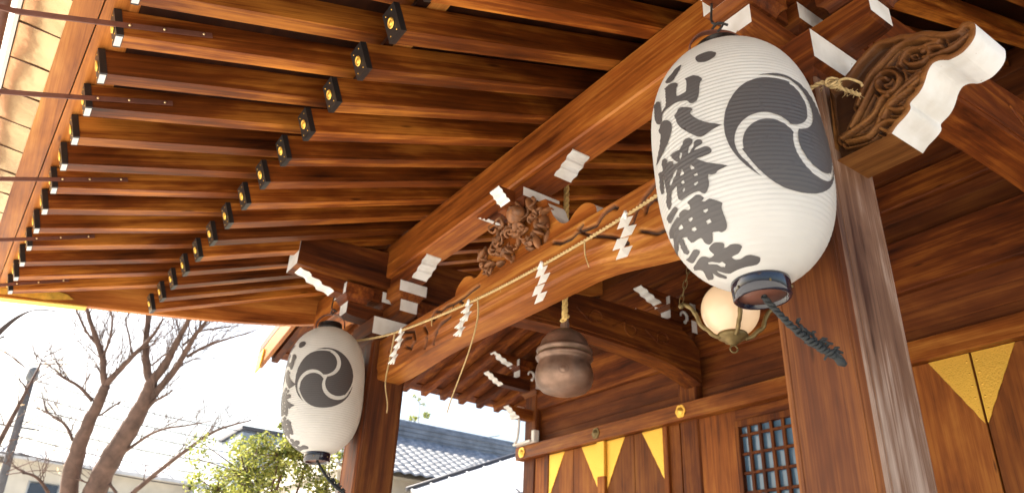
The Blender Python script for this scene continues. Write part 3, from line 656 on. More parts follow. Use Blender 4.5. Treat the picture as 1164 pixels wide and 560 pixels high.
# ================================================================== shrine hall behind
HY = 6.8
hall = thing('shrine_hall', (-3.85, 9.5, -1.6), 'timber shrine hall front with gold trimmed doors, dark board wall and lattice window', 'shrine hall')
def part(name, boxes, mat, parent=hall, bev=.005, mats=None):
    m = MB()
    for b in boxes: m.box(*b, bev=bev)
    return m.build(name, mat, parent)
for cx, hw in ((-9.55, .15), (-6.25, .15), (-1.45, .15), (1.9, .15)):
    part('pillar', [(cx-hw, cx+hw, HY, HY+.3, -.6, 3.4)], WZ, bev=.02)
nag = part('rail_beam', [(-9.78, 2.1, HY-.10, HY+.05, 2.37, 2.57)], WPX, bev=.008)
part('head_beam', [(-9.7, 2.1, HY+.02, HY+.22, 3.12, 3.66)], WX, bev=.01)
part('lower_beam', [(-9.7, 2.1, HY-.03, HY+.1, -.62, -.42)], WX)
# wall boards (horizontal) above the rail
for k in range(3): part('wall_board', [(-9.6, 2.0, HY+.12, HY+.15, 2.56+k*.19, 2.747+k*.19)], WMX, bev=.003)
for k in range(6): part('wall_board', [(-9.6, 2.0, HY+.12, HY+.15, 3.655+k*.26, 3.911+k*.26)], WMX, bev=.003)
for cx in (-9.55, -6.25, -1.45, 1.9): bracket(cx, HY+.15, 1.12, hall, arm=.44)
for cx in (-9.55, -6.25, -1.45):
    for (L1, L2, za, zb) in ((.62, .40, 2.96, 3.12), (1.02, .74, 3.42, 3.58)):
        p, sm = nose_profile(L1, L2, za, zb); m = MB(); m.prism([(HY+.15+a, b) for a, b in p], 0, cx-.07, cx+.07, 0, sidem=sm); m.build('bracket_nose', [WY, WHITE], hall)
    m = MB(); m.tube([(cx+.13, HY-.12+.085*math.cos(a)*(1-.06*i), 3.66+.085*math.sin(a)*(1-.06*i)) for i, a in enumerate([-1.2+.45*j for j in range(11)])], [.024-.0012*j for j in range(11)], 8); m.build('white_scroll', WHITE, hall)
part('eave_purlin', [(-11.0, 2.6, HY+.03, HY+.27, 4.03, 4.32)], WX, bev=.01)
# planks beside the window
for k in range(2): part('wall_plank', [(-6.66+.0+k*.0, -6.42, HY+.02, HY+.06, -.4, 2.37)] if k == 0 else [(-6.10, -5.55, HY+.02, HY+.06, -.4, 2.37)], WDOOR)
# doors ---------------------------------------------------------------
def door_leaf(x0, x1, left, right, stile=None):
    n = 2; wdt = (x1-x0)/n
    m = MB()
    for k in range(n): m.box(x0+k*wdt+.003, x0+(k+1)*wdt-.003, HY+.0, HY+.05, -.4, 2.366, bev=.005)
    d = m.build('door_leaf', WDOOR, hall)
    zt, dp = 2.362, .62
    for side, on in ((0, left), (1, right)):
        if not on: continue
        xa = x0+.006 if side == 0 else x1-.006; s_ = 1 if side == 0 else -1
        g = MB(); pts = [(xa, zt), (xa+s_*.36, zt)]
        for t in range(1, 10):                       # wavy cut hypotenuse
            f = t/10; pts.append((xa+s_*(.36*(1-f)+.012*math.sin(f*31)), zt-dp*f))
        pts.append((xa, zt-dp)); g.prism(pts, 1, HY-.008, HY-.001)
        # raised studs and border
        for t in range(5): 
            f = (t+.5)/5.5
            g.lathe([(.001, .006), (.008, .004), (.011, 0)], (xa+s_*.03, HY-.008, zt-dp*f*.95-.02), 8, 0, Matrix(((1, 0, 0), (0, 0, -1), (0, 1, 0))))
        o = g.build('gold_corner_plate', GOLDP, hall); o.parent = d
    return d
def goldp():
    m, N, L, B = newmat('engraved_gold_plate')
    B.inputs['Metallic'].default_value = .7; B.inputs['Roughness'].default_value = .5
    tc = N.new('ShaderNodeTexCoord'); v = N.new('ShaderNodeTexVoronoi'); v.inputs['Scale'].default_value = 62
    L.new(tc.outputs['Object'], v.inputs[0])
    rp = ramp(N, [(0.04, (.38, .20, .02)), (0.22, (.86, .53, .09))]); L.new(v.outputs[0], rp.inputs[0]); L.new(rp.outputs[0], B.inputs['Base Color'])
    b = N.new('ShaderNodeBump'); b.inputs['Strength'].default_value = .3; b.inputs['Distance'].default_value = .006; L.new(v.outputs[0], b.inputs['Height']); L.new(b.outputs[0], B.inputs['Normal'])
    return m
GOLDP = goldp()
door_leaf(-9.02, -7.90, True, True); door_leaf(-7.74, -6.68, True, True)
m = MB(); m.box(-7.895, -7.745, HY-.045, HY+.05, -.4, 1.90, bev=.006); cs = m.build('center_stile', WDOOR, hall)
m = MB(); m.box(-7.90, -7.74, HY-.052, HY+.05, 1.90, 2.366, bev=.006); o = m.build('gold_cap', GOLDP, hall); o.parent = cs
part('door_jamb', [(-9.12, -9.025, HY-.02, HY+.06, -.4, 2.37)], WZ)
part('door_jamb', [(-6.675, -6.60, HY-.02, HY+.06, -.4, 2.37)], WZ)
part('wall_plank', [(-9.40, -9.125, HY+.02, HY+.06, -.4, 2.37)], WDOOR)
door_leaf(-4.05, -2.925, False, True); door_leaf(-2.915, -1.80, True, False)
part('wall_plank', [(-4.55, -4.06, HY+.02, HY+.06, -.4, 2.37)], WDOOR)
part('wall_plank', [(-1.30, 1.75, HY+.02, HY+.06, -.4, 2.37)], WDOOR)
# lattice window -------------------------------------------------------
m = MB(); wx0, wx1, wz0, wz1 = -5.50, -4.60, .9, 2.16
for b in ((wx0-.06, wx1+.06, HY-.02, HY+.07, wz1, wz1+.07), (wx0-.06, wx1+.06, HY-.02, HY+.07, wz0-.07, wz0), (wx0-.06, wx0, HY-.018, HY+.068, wz0, wz1), (wx1, wx1+.06, HY-.018, HY+.068, wz0, wz1)): m.box(*b)
wf = m.build('window_frame', WZ, hall)
m = MB()
k = wx0+.12
while k < wx1: m.box(k-.018, k+.018, HY+.0, HY+.03, wz0, wz1, bev=.002); k += .15
k = wz0+.14
while k < wz1: m.box(wx0, wx1, HY+.004, HY+.034, k-.015, k+.015, bev=.002); k += .205
o = m.build('lattice', WZ, hall); o.parent = wf
m = MB(); m.box(wx0, wx1, HY+.045, HY+.05, wz0, wz1, bev=0); o = m.build('pane', plain('bluish_glass', (.10, .19, .30), .12, 0), hall); o.parent = wf
part('wall_plank', [(-5.56, -4.55, HY+.02, HY+.06, 2.24, 2.37)], WX)
part('wall_plank', [(-5.56, -4.55, HY+.02, HY+.06, -.4, .82)], WX)
# gold rosettes and the knot cover on the rail
for x, mt, sc in ((-9.60, GOLD, 1), (-6.27, GOLD, 1), (-7.85, BRASS, .95), (-1.45, GOLD, 1)):
    g = MB(); r = []
    for k in range(24):
        a = 2*math.pi*k/24; rr = (.072+.010*abs(math.cos(3*a)))*sc; r.append((x+rr*math.cos(a), 2.47+rr*math.sin(a)))
    g.prism(r, 1, HY-.112, HY-.101)
    g.lathe([(.001, .035), (.018, .030), (.03, .012), (.045, .010), (.05, 0)], (x, HY-.112, 2.47), 18, 0, Matrix(((1, 0, 0), (0, 0, -1), (0, 1, 0))))
    g.build('gold_rosette', mt, hall)
# west eave of the hall -------------------------------------------------
def west_rafter():
    h = .13; m = MB(); s_ = .24; x0 = -11.2; z0 = 3.5; x1 = -8.6
    pts = [(x0, z0), (x1, z0+s_*(x1-x0)), (x1-.03, z0+s_*(x1-x0)+h), (x0-.03, z0+h)]
    m.prism(pts, 1, 3.13-.05, 3.13+.05); return m.build('rafter', WX, hall)
w0 = west_rafter()
for k in range(1, 24):
    c = w0.copy(); COL.objects.link(c); c.location = (0, .371*k, 0)
m = MB(); m.prism([(-11.35, 3.62), (-8.0, 4.43), (-8.0, 4.47), (-11.35, 3.66)], 1, 3.0, 13); m.build('eave_boarding', WX, hall)
m = MB(); m.prism([(-11.22, 3.632), (-11.12, 3.655), (-11.12, 3.70), (-11.22, 3.70)], 1, 3.0, 13); m.build('eave_board', WX, hall)
m = MB(); m.prism([(-11.5, 3.68), (-8.0, 4.50), (-8.0, 4.75), (-11.5, 3.80)], 1, 2.95, 13.1); m.build('hall_roofing', SEAM, hall)
m = MB(); m.prism([(-11.30, 3.40), (-11.30, 3.66), (-8.0, 4.46), (-8.0, 4.15)], 1, 2.93, 2.99); m.build('verge_board', WXP, hall)
m = MB(); m.prism([(-11.33, 3.32), (-11.33, 3.60), (-11.08, 3.64), (-11.14, 3.36)], 1, 2.90, 2.925); m.build('gold_verge_fitting', GOLD, hall)
m = MB(); m.prism([(-11.35, 3.66+1.0), (3.5, 5.3), (3.5, 5.4), (-8, 5.4)], 1, 6.99, 14); 
m.box(-9.6, 2.0, 7.2, 12.5, -.6, 4.4, bev=0); m.build('hall_core', WDX, hall)
part('side_wall', [(-9.62, -9.5, HY+.3, 12.5, -.6, 4.6)], WDZ)
part('veranda', [(-10.6, 3.0, 5.6, 12.9, -.72, -.6)], WX)
part('stone_plinth', [(-10.4, 2.8, 5.8, 12.7, -1.6, -.72)], STONE)
for k in range(4): part('step', [(-6.2, -1.5, 4.4+k*.3, 5.61, -1.6+k*.22, -1.38+k*.22)], WX)

# ================================================================== lanterns
LH, LR = 1.085, .336
def lrad(s): t = abs(2*s/LH-1); return LR*math.sqrt(max(.02, 1-.918*t**3.1))
NRIB = 62
def lantern_surface(th, s, off):
    r = lrad(s) + off; return (r*math.cos(th), r*math.sin(th), -s)
def flat_to_lantern(outer, holes, off, root, name, mat, step=.012):
    """outer/holes: list of (theta_deg, s); meshes them on the paper"""
    K = LR
    pu = lambda L: [(math.radians(a)*K, b) for a, b in L]
    polys = [pu(o) for o in outer]; hol = [pu(h) for h in holes]
    pts = []; cons = []
    def dens(P):
        out = []
        for i in range(len(P)):
            a = P[i]; b = P[(i+1) % len(P)]; n = max(1, int(math.hypot(b[0]-a[0], b[1]-a[1])/.008))
            for k in range(n): out.append((a[0]+(b[0]-a[0])*k/n, a[1]+(b[1]-a[1])*k/n))
        return out
    for P in polys+hol:
        Q = dens(P); b = len(pts); pts += [Vector(q) for q in Q]; cons += [(b+i, b+(i+1) % len(Q)) for i in range(len(Q))]
    allp = np.array([p for P in polys for p in P])
    gx, gz = np.meshgrid(np.arange(allp[:, 0].min(), allp[:, 0].max(), step), np.arange(allp[:, 1].min(), allp[:, 1].max(), .006))
    gx = gx.ravel(); gz = gz.ravel(); ok = np.zeros(gx.shape, bool)
    for P in polys: ok |= inside(gx, gz, P)
    for P in hol: ok &= ~inside(gx, gz, P)
    d = seg_dist(gx, gz, [P+[P[0]] for P in polys+hol]); ok &= d > .004
    pts += [Vector((a, b)) for a, b in zip(gx[ok], gz[ok])]
    r = delaunay_2d_cdt(pts, cons, [], 0, 1e-6)
    V_ = r[0]; F = np.array([f for f in r[2] if len(f) == 3])
    C_ = np.array([(v.x, v.y) for v in V_]); cen = C_[F].mean(1)
    keep = np.zeros(len(F), bool)
    for P in polys: keep |= inside(cen[:, 0], cen[:, 1], P)
    for P in hol: keep &= ~inside(cen[:, 0], cen[:, 1], P)
    m = MB(); c = root.location
    vs = []
    for v in V_:
        s = min(max(v.y, 0.004), LH-.004); ph = (s/LH*NRIB) % 1
        x, y, z = lantern_surface(v.x/K, s, off+.0027*math.sin(math.pi*ph))
        vs.append((c.x+x, c.y+y, c.z-ZO+z))
    m.add(vs, [tuple(f) for f in F[keep]], smooth=True)
    return m.build(name, mat, root)
def smooth_poly(L, n=3):
    """round only the gentle corners of a traced brush stroke"""
    out = []; N_ = len(L)
    for i in range(N_):
        a, b, c = L[i-1], L[i], L[(i+1) % N_]
        k = LR*math.pi/180
        v1 = Vector(((a[0]-b[0])*k, a[1]-b[1])); v2 = Vector(((c[0]-b[0])*k, c[1]-b[1]))
        if v1.length < 1e-6 or v2.length < 1e-6: out.append(b); continue
        f = .30
        p = (b[0]+(a[0]-b[0])*f, b[1]+(a[1]-b[1])*f); q = (b[0]+(c[0]-b[0])*f, b[1]+(c[1]-b[1])*f)
        if v1.angle(v2) < R(70): out.append(b); continue
        for t in (0, .5, 1):
            out.append(((1-t)**2*p[0]+2*t*(1-t)*b[0]+t*t*q[0], (1-t)**2*p[1]+2*t*(1-t)*b[1]+t*t*q[1]))
    return out
def emblem_polys(c0):
    Rr = .255; d, rh, gap = .475, .408, .06
    def head(ps, r, dd=d):
        v = r*r - (dd*math.sin(ps))**2
        return dd*math.cos(ps)+math.sqrt(v) if v > 0 else None
    out = []
    def ro(a):                                  # outer radius from head centre angle, degrees
        t = min(1, max(0, (a+14)/54)); t = t*t*(3-2*t); return .880+.120*t
    for k in range(3):
        base = 97 + 120*k                        # head direction, degrees ccw with v up
        hc = (d*math.cos(R(base)), d*math.sin(R(base)))
        circ = [(hc[0]+rh*math.cos(R(t)), hc[1]+rh*math.sin(R(t))) for t in range(0, 360, 8)]
        sect = [(ro(a), a) for a in range(-14, 159, 3)]
        tail = [(r*math.cos(R(base+a)), r*math.sin(R(base+a))) for r, a in sect] + [(.3*math.cos(R(base+a)), .3*math.sin(R(base+a))) for a in range(157, -15, -6)]
        nb = base+120; nc = (d*math.cos(R(nb))+.062*math.sin(R(nb)), d*math.sin(R(nb))-.062*math.cos(R(nb))); g = rh+.066
        h1 = [(nc[0]+g*math.cos(R(t_)), nc[1]+g*math.sin(R(t_))) for t_ in range(0, 360, 5)]
        h2 = [((ro(a)+.05)*math.cos(R(nb+a)), (ro(a)+.05)*math.sin(R(nb+a))) for a in range(-13, 50, 3)] + [(.3*math.cos(R(nb+a)), .3*math.sin(R(nb+a))) for a in (48, 20, -13)]
        out.append((circ, tail, h1, h2))
    def mp(P): return [(c0[0]+math.degrees(x*Rr/LR), c0[1]-y*Rr) for x, y in P]
    return [([mp(c), mp(t)], [mp(h), mp(k)]) for c, t, h, k in out]
def lantern(loc, tilt, label, cord_dir, crest):
    root = thing('paper_lantern', loc, label, 'lantern', 'pair of white paper lanterns hanging from the porch')
    c = Vector(loc)
    m = MB(); SEG = 128; rows = NRIB*4; vs = []
    for j in range(rows+1):
        s = LH*j/rows; ph = (s/LH*NRIB) % 1; rib = .0027*math.sin(math.pi*ph)
        for k in range(SEG):
            a = 2*math.pi*k/SEG; r = lrad(s)+rib + .0008*(math.cos(4*a)**16)
            vs.append((c.x+r*math.cos(a), c.y+r*math.sin(a), c.z-s))
    fs = [(j*SEG+k, j*SEG+(k+1) % SEG, (j+1)*SEG+(k+1) % SEG, (j+1)*SEG+k) for j in range(rows) for k in range(SEG)]
    m.add(vs, fs, smooth=True); m.build('paper_body', PAPERL, root, recalc=False)
    for k, e in enumerate(emblem_polys(crest)): flat_to_lantern(e[0], e[1], .0032, root, 'comma_crest', INK)
    for o, hs in GLYPHS: flat_to_lantern([smooth_poly(o)], hs, .0032, root, 'lettering', INK)
    m = MB()
    rt = lrad(0); 
    m.lathe([(rt-.02, .0), (rt+.004, -.012), (rt+.008, .01), (rt+.006, .055), (rt-.004, .06), (rt-.010, .055), (rt-.012, .0)], c, 64); m.build('top_ring', BLACKM, root)
    m = MB(); z = -LH
    m.lathe([(rt-.006, z+.008), (rt+.010, z+.008), (rt+.012, z-.004), (rt+.010, z-.062), (rt+.004, z-.068), (rt-.006, z-.066), (rt-.008, z-.01)], c, 64); br = m.build('bottom_ring', LACQ, root)
    m = MB(); m.lathe([(.0015, z-.052), (rt-.006, z-.052), (rt-.006, z-.04), (.0015, z-.04)], c, 48); o = m.build('bottom_board', BARM, root); o.parent = br
    for a in (-100, -35, 30, 95):
        g = MB(); g.lathe([(.001, .004), (.005, .003), (.0065, 0)], (c.x+(rt+.011)*math.cos(R(a)), c.y+(rt+.011)*math.sin(R(a)), c.z+z-.035), 8, 0, Matrix(((0, 0, math.cos(R(a))), (1, 0, math.sin(R(a))), (0, 1, 0))))
        o = g.build('rivet', BRASS, root); o.parent = br
    # bent wooden handle and wire hook
    m = MB(); hp = [(-.125, .02), (-.12, .08), (-.07, .135), (0, .15), (.07, .135), (.12, .08), (.125, .02)]
    pts = catmull([(c.x+a*.57, c.y+a*.82, c.z+b) for a, b in hp], 6)
    vs = []
    for p in pts:
        for dx, dy in ((-.82*.013, .57*.013), (.82*.013, -.57*.013)):
            vs += [(p.x+dx, p.y+dy, p.z)]
    for p in pts:
        q = c+Vector((0, 0, .0)); dd = (p-q).normalized()*.006
        for dx, dy in ((-.82*.013, .57*.013), (.82*.013, -.57*.013)): vs += [(p.x+dx+dd.x, p.y+dy+dd.y, p.z+dd.z)]
    n = len(pts); fs = []
    for i in range(n-1):
        a = 2*i; b = 2*n+2*i
        fs += [(a, a+1, a+3, a+2), (b, b+2, b+3, b+1), (a, a+2, b+2, b), (a+1, b+1, b+3, a+3)]
    m.add(vs, fs); m.build('handle', BARM, root)
    m = MB(); m.tube(catmull([c+Vector(p) for p in ((.01, .0, .145), (.03, .01, .165), (.03, .02, .19), (0, .01, .205), (-.01, 0, .23), (0, .01, .33))], 5), .0055, 8)
    m.tube(catmull([c+Vector(p) for p in ((-.04, .02, .19), (-.02, .0, .175), (.02, .0, .19), (.05, .03, .17))], 5), .006, 8)
    m.build('hook', BLACKM, root)
    # braided cord blown to one side
    m = MB(); e = Vector(cord_dir); st = c+Vector((0, 0, z-.05)); rg = random.Random(3)
    base = [st+e*t+Vector((0, 0, -.035*math.sin(t*math.pi))) for t in [i/60 for i in range(61)]]
    for ph in range(3):
        pp = []
        for i, p in enumerate(base):
            a = i*.62+ph*2.094; rr = .0085+(.004 if i % 9 < 3 and i > 18 else 0)
            pp.append(p+Vector((math.cos(a)*rr*.8, math.cos(a)*rr*-.6, math.sin(a)*rr)))
        m.tube(pp, .0075, 6)
    for i in range(26):                       # knots and frayed tassels
        t = rg.uniform(.45, 1.0); p = st+e*t
        q = p+Vector((rg.uniform(-.03, .03), rg.uniform(-.03, .03), rg.uniform(-.035, .01)))
        m.tube([p, (p+q)/2+Vector((0, 0, .008)), q], [.007, .0065, .004], 5)
    m.tube([st+e*.97, st+e*1.04+Vector((0, 0, -.012)), st+e*1.10+Vector((.0, 0, -.008))], [.015, .017, .008], 7)
    m.build('braided_cord', CORDM, root)
    k = Vector((0, 0, -1)).cross(Vector((.57, .82, 0)).normalized()).normalized()
    root.matrix_world = Matrix.Translation(root.location) @ Matrix.Rotation(tilt, 4, k)
    return root
lantern((-1.63, 2.12, 2.285), R(3.2), 'large white paper lantern before the near pillar, its black brush characters in full view', (.13, .19, -.24), (-16.5, .615))
lantern((-6.15, 2.15, 2.32), R(3.5), 'smaller looking white paper lantern hanging beside the far pillar, its three comma crest facing us', (.14, .20, -.26), (-21, .53))

# ================================================================== straw rope
rope = thing('straw_rope', (-3.9, 2.45, 2.06), 'thin twisted straw rope strung between the two lanterns in front of the carved lintel', 'rope')
RP = [(-6.33, 2.46, 2.36), (-6.14, 2.45, 2.30), (-5.4, 2.45, 2.165), (-4.27, 2.45, 2.055), (-3.34, 2.45, 2.025), (-2.55, 2.45, 2.045), (-1.95, 2.44, 2.09), (-1.44, 2.44, 2.145), (-1.36, 2.47, 2.14), (-1.30, 2.50, 2.085), (-1.25, 2.50, 2.03)]
rp_ = catmull(RP, 26)
def rope_at(x):
    for a, b in zip(rp_[:-1], rp_[1:]):
        if a.x <= x <= b.x: t = (x-a.x)/(b.x-a.x+1e-9); return a.lerp(b, t)
    return rp_[-1]
m = MB(); rg = random.Random(9)
dense = []
for a, b in zip(rp_[:-1], rp_[1:]): 
    for k in range(3): dense.append(a.lerp(b, k/3))
acc = 0
twist = []
for i, p in enumerate(dense):
    if i: acc += (p-dense[i-1]).length
    twist.append(acc*2*math.pi/.055)
for ph in (0, math.pi):
    m.tube([p+Vector((0, math.cos(t+ph), math.sin(t+ph)))*.0052 for p, t in zip(dense, twist)], .0062, 6)
for i in range(150):
    p = dense[rg.randrange(len(dense)-5)]; q = p+Vector((rg.uniform(-.03, .03), rg.uniform(-.015, .01), rg.uniform(-.03, .012)))
    m.tube([p, q], .0011, 3)
kn = Vector((-1.335, 2.465, 2.13))
for k in range(3):
    m.tube([kn+Vector((math.cos(a)*.022, math.sin(a+k)*.02, math.sin(a)*.022)) for a in [i*.7 for i in range(10)]], .006, 6)
m.tube(catmull([kn, kn+Vector((.05, .02, .0)), kn+Vector((.09, .04, -.035)), kn+Vector((.10, .04, -.06))], 6), .006, 6)
m.build('twisted_cord', ROPE, rope)
# hanging straw ends
for x, dr, w_ in ((-5.42, [(-.03, 0, -.20), (-.02, -.02, -.42), (.09, -.03, -.62), (.10, -.03, -.70)], .0075), (-4.78, [(.03, -.01, -.07)], .007), (-4.12, [(.02, 0, -.15), (-.03, -.02, -.38), (-.19, -.03, -.66), (-.24, -.03, -.76)], .0065), (-2.96, [(.005, 0, -.09), (.05, -.01, -.19)], .0055)):
    p = rope_at(x); m = MB(); m.tube(catmull([p]+[p+Vector(d) for d in dr], 6), [w_*(1-.45*i/(len(dr)*6)) for i in range(len(dr)*6+1)], 6)
    m.build('straw_strand', ROPE, rope)
# paper streamers
def shide(x, label, wd, hh, yaw, lean, tassel=False):
    p = rope_at(x); t = thing('paper_streamer', (p.x, p.y, p.z), label, 'paper streamer', 'white folded paper streamers on the straw rope')
    M_ = Matrix.Rotation(yaw, 3, 'Z') @ Matrix.Rotation(lean, 3, 'Y')
    n = 4; m = MB()
    for k in range(n):
        z1 = -.02-hh*k/n*1.0; z0 = z1-hh/n*1.12; ox = (.5 if k % 2 else -.2)*wd*.75+(k-1.5)*-.008
        sk = -.018; y0 = -.004-.012*(k % 2)-.005*k; tl = .02
        q = [Vector((ox-wd/2, y0, z1)), Vector((ox+wd/2, y0+.004, z1+.008)), Vector((ox+wd/2+sk, y0-tl, z0+.010)), Vector((ox-wd/2+sk, y0-tl+.005, z0))]
        q += [v+Vector((0, .0012, 0)) for v in q]
        q = [p+(M_ @ v) for v in q]
        m.add(q, [(0, 1, 2, 3), (7, 6, 5, 4), (0, 4, 5, 1), (1, 5, 6, 2), (2, 6, 7, 3), (3, 7, 4, 0)])
        if tassel:
            for j in range(5):
                a = (M_ @ Vector((ox, y0, z1))); a = p+a; b = p+(M_ @ Vector((ox+sk+(j-2)*wd*.34, y0-tl+.01*(j % 2), z0-.006)))
                m.tube([a, b], [.006, .005], 4)
    m.build('folded_paper', PAPER, t)
    m = MB(); m.tube([p+Vector((0, -.012, .016)), p+Vector((.004, -.014, -.005)), p+(M_ @ Vector((-.005, -.004, -.03)))], [.010, .009, .007], 6)
    q = [p+Vector(v) for v in ((-.045, -.014, -.022), (-.01, -.016, .012), (.02, -.014, -.002), (-.012, -.018, -.030))]; q += [v+Vector((0, .0015, 0)) for v in q]
    m.add(q, [(0, 1, 2, 3), (7, 6, 5, 4), (0, 4, 5, 1), (1, 5, 6, 2), (2, 6, 7, 3), (3, 7, 4, 0)])
    m.build('paper_knot', PAPER, t); return t
shide(-5.28, 'small crumpled paper streamer on the rope nearest the far lantern, beside a long straw strand', .036, .27, R(35), R(4), True)
shide(-4.22, 'slim tassel like paper streamer hanging at the second place from the far lantern', .038, .24, R(40), R(9), True)
shide(-3.36, 'zigzag paper streamer hanging right above the bronze bell', .062, .25, R(25), R(-2))
shide(-2.60, 'widest zigzag paper streamer, the one closest to the large near lantern', .066, .26, R(28), R(3))

# ================================================================== bell
bell = thing('shrine_bell', (-3.80, 2.97, 1.42), 'round bronze bell hanging on a yellow rope behind the carved lintel', 'bell')
c = Vector((-3.80, 2.97, 1.865))
m = MB(); m.lathe([(.001, -.005), (.05, -.01), (.075, -.022), (.12, -.05), (.155, -.095), (.168, -.135), (.172, -.15), (.186, -.156), (.190, -.168), (.184, -.182), (.174, -.188), (.176, -.196), (.190, -.204), (.1945, -.216), (.188, -.228), (.176, -.234), (.174, -.25), (.186, -.285), (.194, -.325), (.193, -.365), (.180, -.405), (.150, -.437), (.10, -.455), (.05, -.461), (.001, -.463)], c, 72)
m.build('bell_body', BRONZE, bell)
m = MB()
for k in range(72):
    a = 2*math.pi*k/72; m.lathe([(.0005, .0035), (.0035, .002), (.004, 0)], c+Vector((.178*math.cos(a), .178*math.sin(a), -.192)), 5, 0, Matrix(((-math.sin(a), 0, math.cos(a)), (math.cos(a), 0, math.sin(a)), (0, 1, 0))))
m.build('beaded_band', BRASS, bell)
m = MB()
for a in (R(-40), R(140)):
    m.lathe([(.001, .010), (.018, .008), (.026, .003), (.034, .006), (.040, 0)], c+Vector((.188*math.cos(a), .188*math.sin(a), -.345)), 20, 0, Matrix(((-math.sin(a), 0, math.cos(a)), (math.cos(a), 0, math.sin(a)), (0, 1, 0))))
m.build('bell_boss', BRONZE, bell)
m = MB(); m.box(c.x-.035, c.x+.035, c.y-.02, c.y+.02, c.z-.015, c.z+.045, bev=.01); m.tube([c+Vector((math.cos(a)*.03, 0, .05+math.sin(a)*.03)) for a in [i*.5 for i in range(14)]], .008, 6); m.build('bell_crown', BRONZE, bell)
m = MB()
for ph in range(3):
    m.tube([c+Vector((.0105*math.cos(i*.55+ph*2.09), .0105*math.sin(i*.55+ph*2.09), .065+i*.013)) for i in range(118)], .0125, 6)
m.tube([c+Vector((math.cos(a)*.028, .01*math.sin(a*3), .075+math.sin(a)*.024)) for a in [i*.45 for i in range(16)]], .012, 6)
m.build('yellow_rope', plain('yellow_rope', (.72, .50, .18), .75, var=.2, vscale=50), bell)

# ================================================================== globe lamp
lamp = thing('globe_lamp', (-2.72, 3.4, 1.5), 'lit round glass globe lamp in a brass cradle, half hidden behind the near lantern', 'lamp')
c = Vector((-2.735, 3.4, 1.785)); gr = .172
m = MB(); m.lathe([(max(.001, gr*math.sin(math.pi*i/28)), -gr*math.cos(math.pi*i/28)) for i in range(29)], c, 48); m.build('glass_globe', GLOBE, lamp)
m = MB(); m.lathe([(.001, -.225), (.02, -.222), (.035, -.205), (.05, -.2), (.062, -.185), (.085, -.178), (.09, -.165), (.085, -.152), (.06, -.150)], c, 32)
m.tube([c+Vector((math.cos(a)*.022*.57, math.cos(a)*.022*.82, -.247+math.sin(a)*.022)) for a in [i*.5 for i in range(14)]], .005, 6)
m.build('brass_cup', BRASS, lamp)
hr = Vector((.57, .82, 0)); hf = Vector((.82, -.57, 0))
for dv in (hr, -hr, hf, -hf):
    m = MB(); pr = [(.075, -.178), (.115, -.165), (.145, -.135), (.185, -.105), (.205, -.05), (.235, .0), (.275, .022), (.295, .012)]
    m.tube(catmull([c+dv*a+Vector((0, 0, b)) for a, b in pr], 5), [.013, .014, .015, .014, .013]*7+[.012], 8)
    tip = c+dv*.295+Vector((0, 0, .012))
    m.lathe([(.001, -.018), (.013, -.013), (.018, 0), (.013, .013), (.001, .018)], tip, 12)
    a = m.build('brass_arm', BRASS, lamp)
    m = MB(); zt = 3.02; n = 22; tp = tip+Vector((0, 0, .02)); apex = c+Vector((0, 0, 1.15))
    for k in range(n):
        q = tp.lerp(apex, (k+.5)/n); al = (apex-tp).normalized()*.036
        sdv = Vector((0, 0, 1)).cross(al).normalized() if k % 2 else al.normalized().cross(Vector((0, 0, 1)).cross(al).normalized())
        m.tube([q+al*math.cos(t)+sdv*.012*math.sin(t) for t in [j*.785 for j in range(9)]], .0028, 5, caps=False)
    m.build('chain', BRASS, lamp)
m = MB(); m.tube([c+Vector((0, 0, 1.15)), c+Vector((0, 0, 2.0))], .006, 6); m.build('hanging_rod', BRASS, lamp)

# ================================================================== security camera on the hall corner
scam = thing('security_camera', (-9.6, 6.62, 3.0), 'small white security camera with a bent cable pipe on the hall corner pillar', 'camera')
WP = plain('white_plastic', (.75, .74, .70), .35)
c = Vector((-9.66, 6.60, 3.04))
m = MB(); m.box(c.x+.04, c.x+.13, c.y-.05, c.y+.08, c.z-.06, c.z+.12, bev=.015); m.build('housing', WP, scam)
m = MB(); M_ = Matrix(((0, 0, -1), (1, 0, 0), (0, -1, 0))); m.lathe([(.001, .12), (.05, .12), (.056, .10), (.056, -.06), (.001, -.06)], c, 24, 0, M_); m.build('barrel', WP, scam)
m = MB(); m.lathe([(.001, .126), (.034, .125), (.036, .118)], c, 20, 0, M_); m.build('lens', LACQ, scam)
m = MB(); m.tube(catmull([c+Vector(p) for p in ((.09, 0, -.05), (.09, 0, -.2), (.08, -.01, -.38), (.04, -.03, -.46))], 6), .02, 8); m.build('cable_pipe', WP, scam)
m = MB(); m.box(-9.75, -9.30, 6.62, 6.74, 2.575, 2.61); m.box(-9.32, -9.24, 6.66, 6.76, 2.575, 2.76, bev=.01); m.build('mounting_shelf', WP, scam)

# ================================================================== background
def leaf_mat(name, a, b, rough=.5):
    m, N, L, B = newmat(name)
    g = N.new('ShaderNodeNewGeometry'); rp = ramp(N, [(0.0, a), (1.0, b)]); L.new(g.outputs['Random Per Island'], rp.inputs[0])
    L.new(rp.outputs[0], B.inputs['Base Color']); B.inputs['Roughness'].default_value = rough
    tr = N.new('ShaderNodeBsdfTranslucent'); L.new(rp.outputs[0], tr.inputs[0]); mx = N.new('ShaderNodeMixShader'); mx.inputs[0].default_value = .45
    L.new(B.outputs[0], mx.inputs[1]); L.new(tr.outputs[0], mx.inputs[2]); L.new(mx.outputs[0], N['Material Output'].inputs[0]); return m
BARK = plain('bark', (0.115, 0.068, 0.05), .85, var=.4, vscale=5, bump=.8, bscale=12)
TWIG = BARK
LEAFY = leaf_mat('yellow_green_leaves', (0.05, 0.085, 0.012), (0.45, 0.45, 0.10))
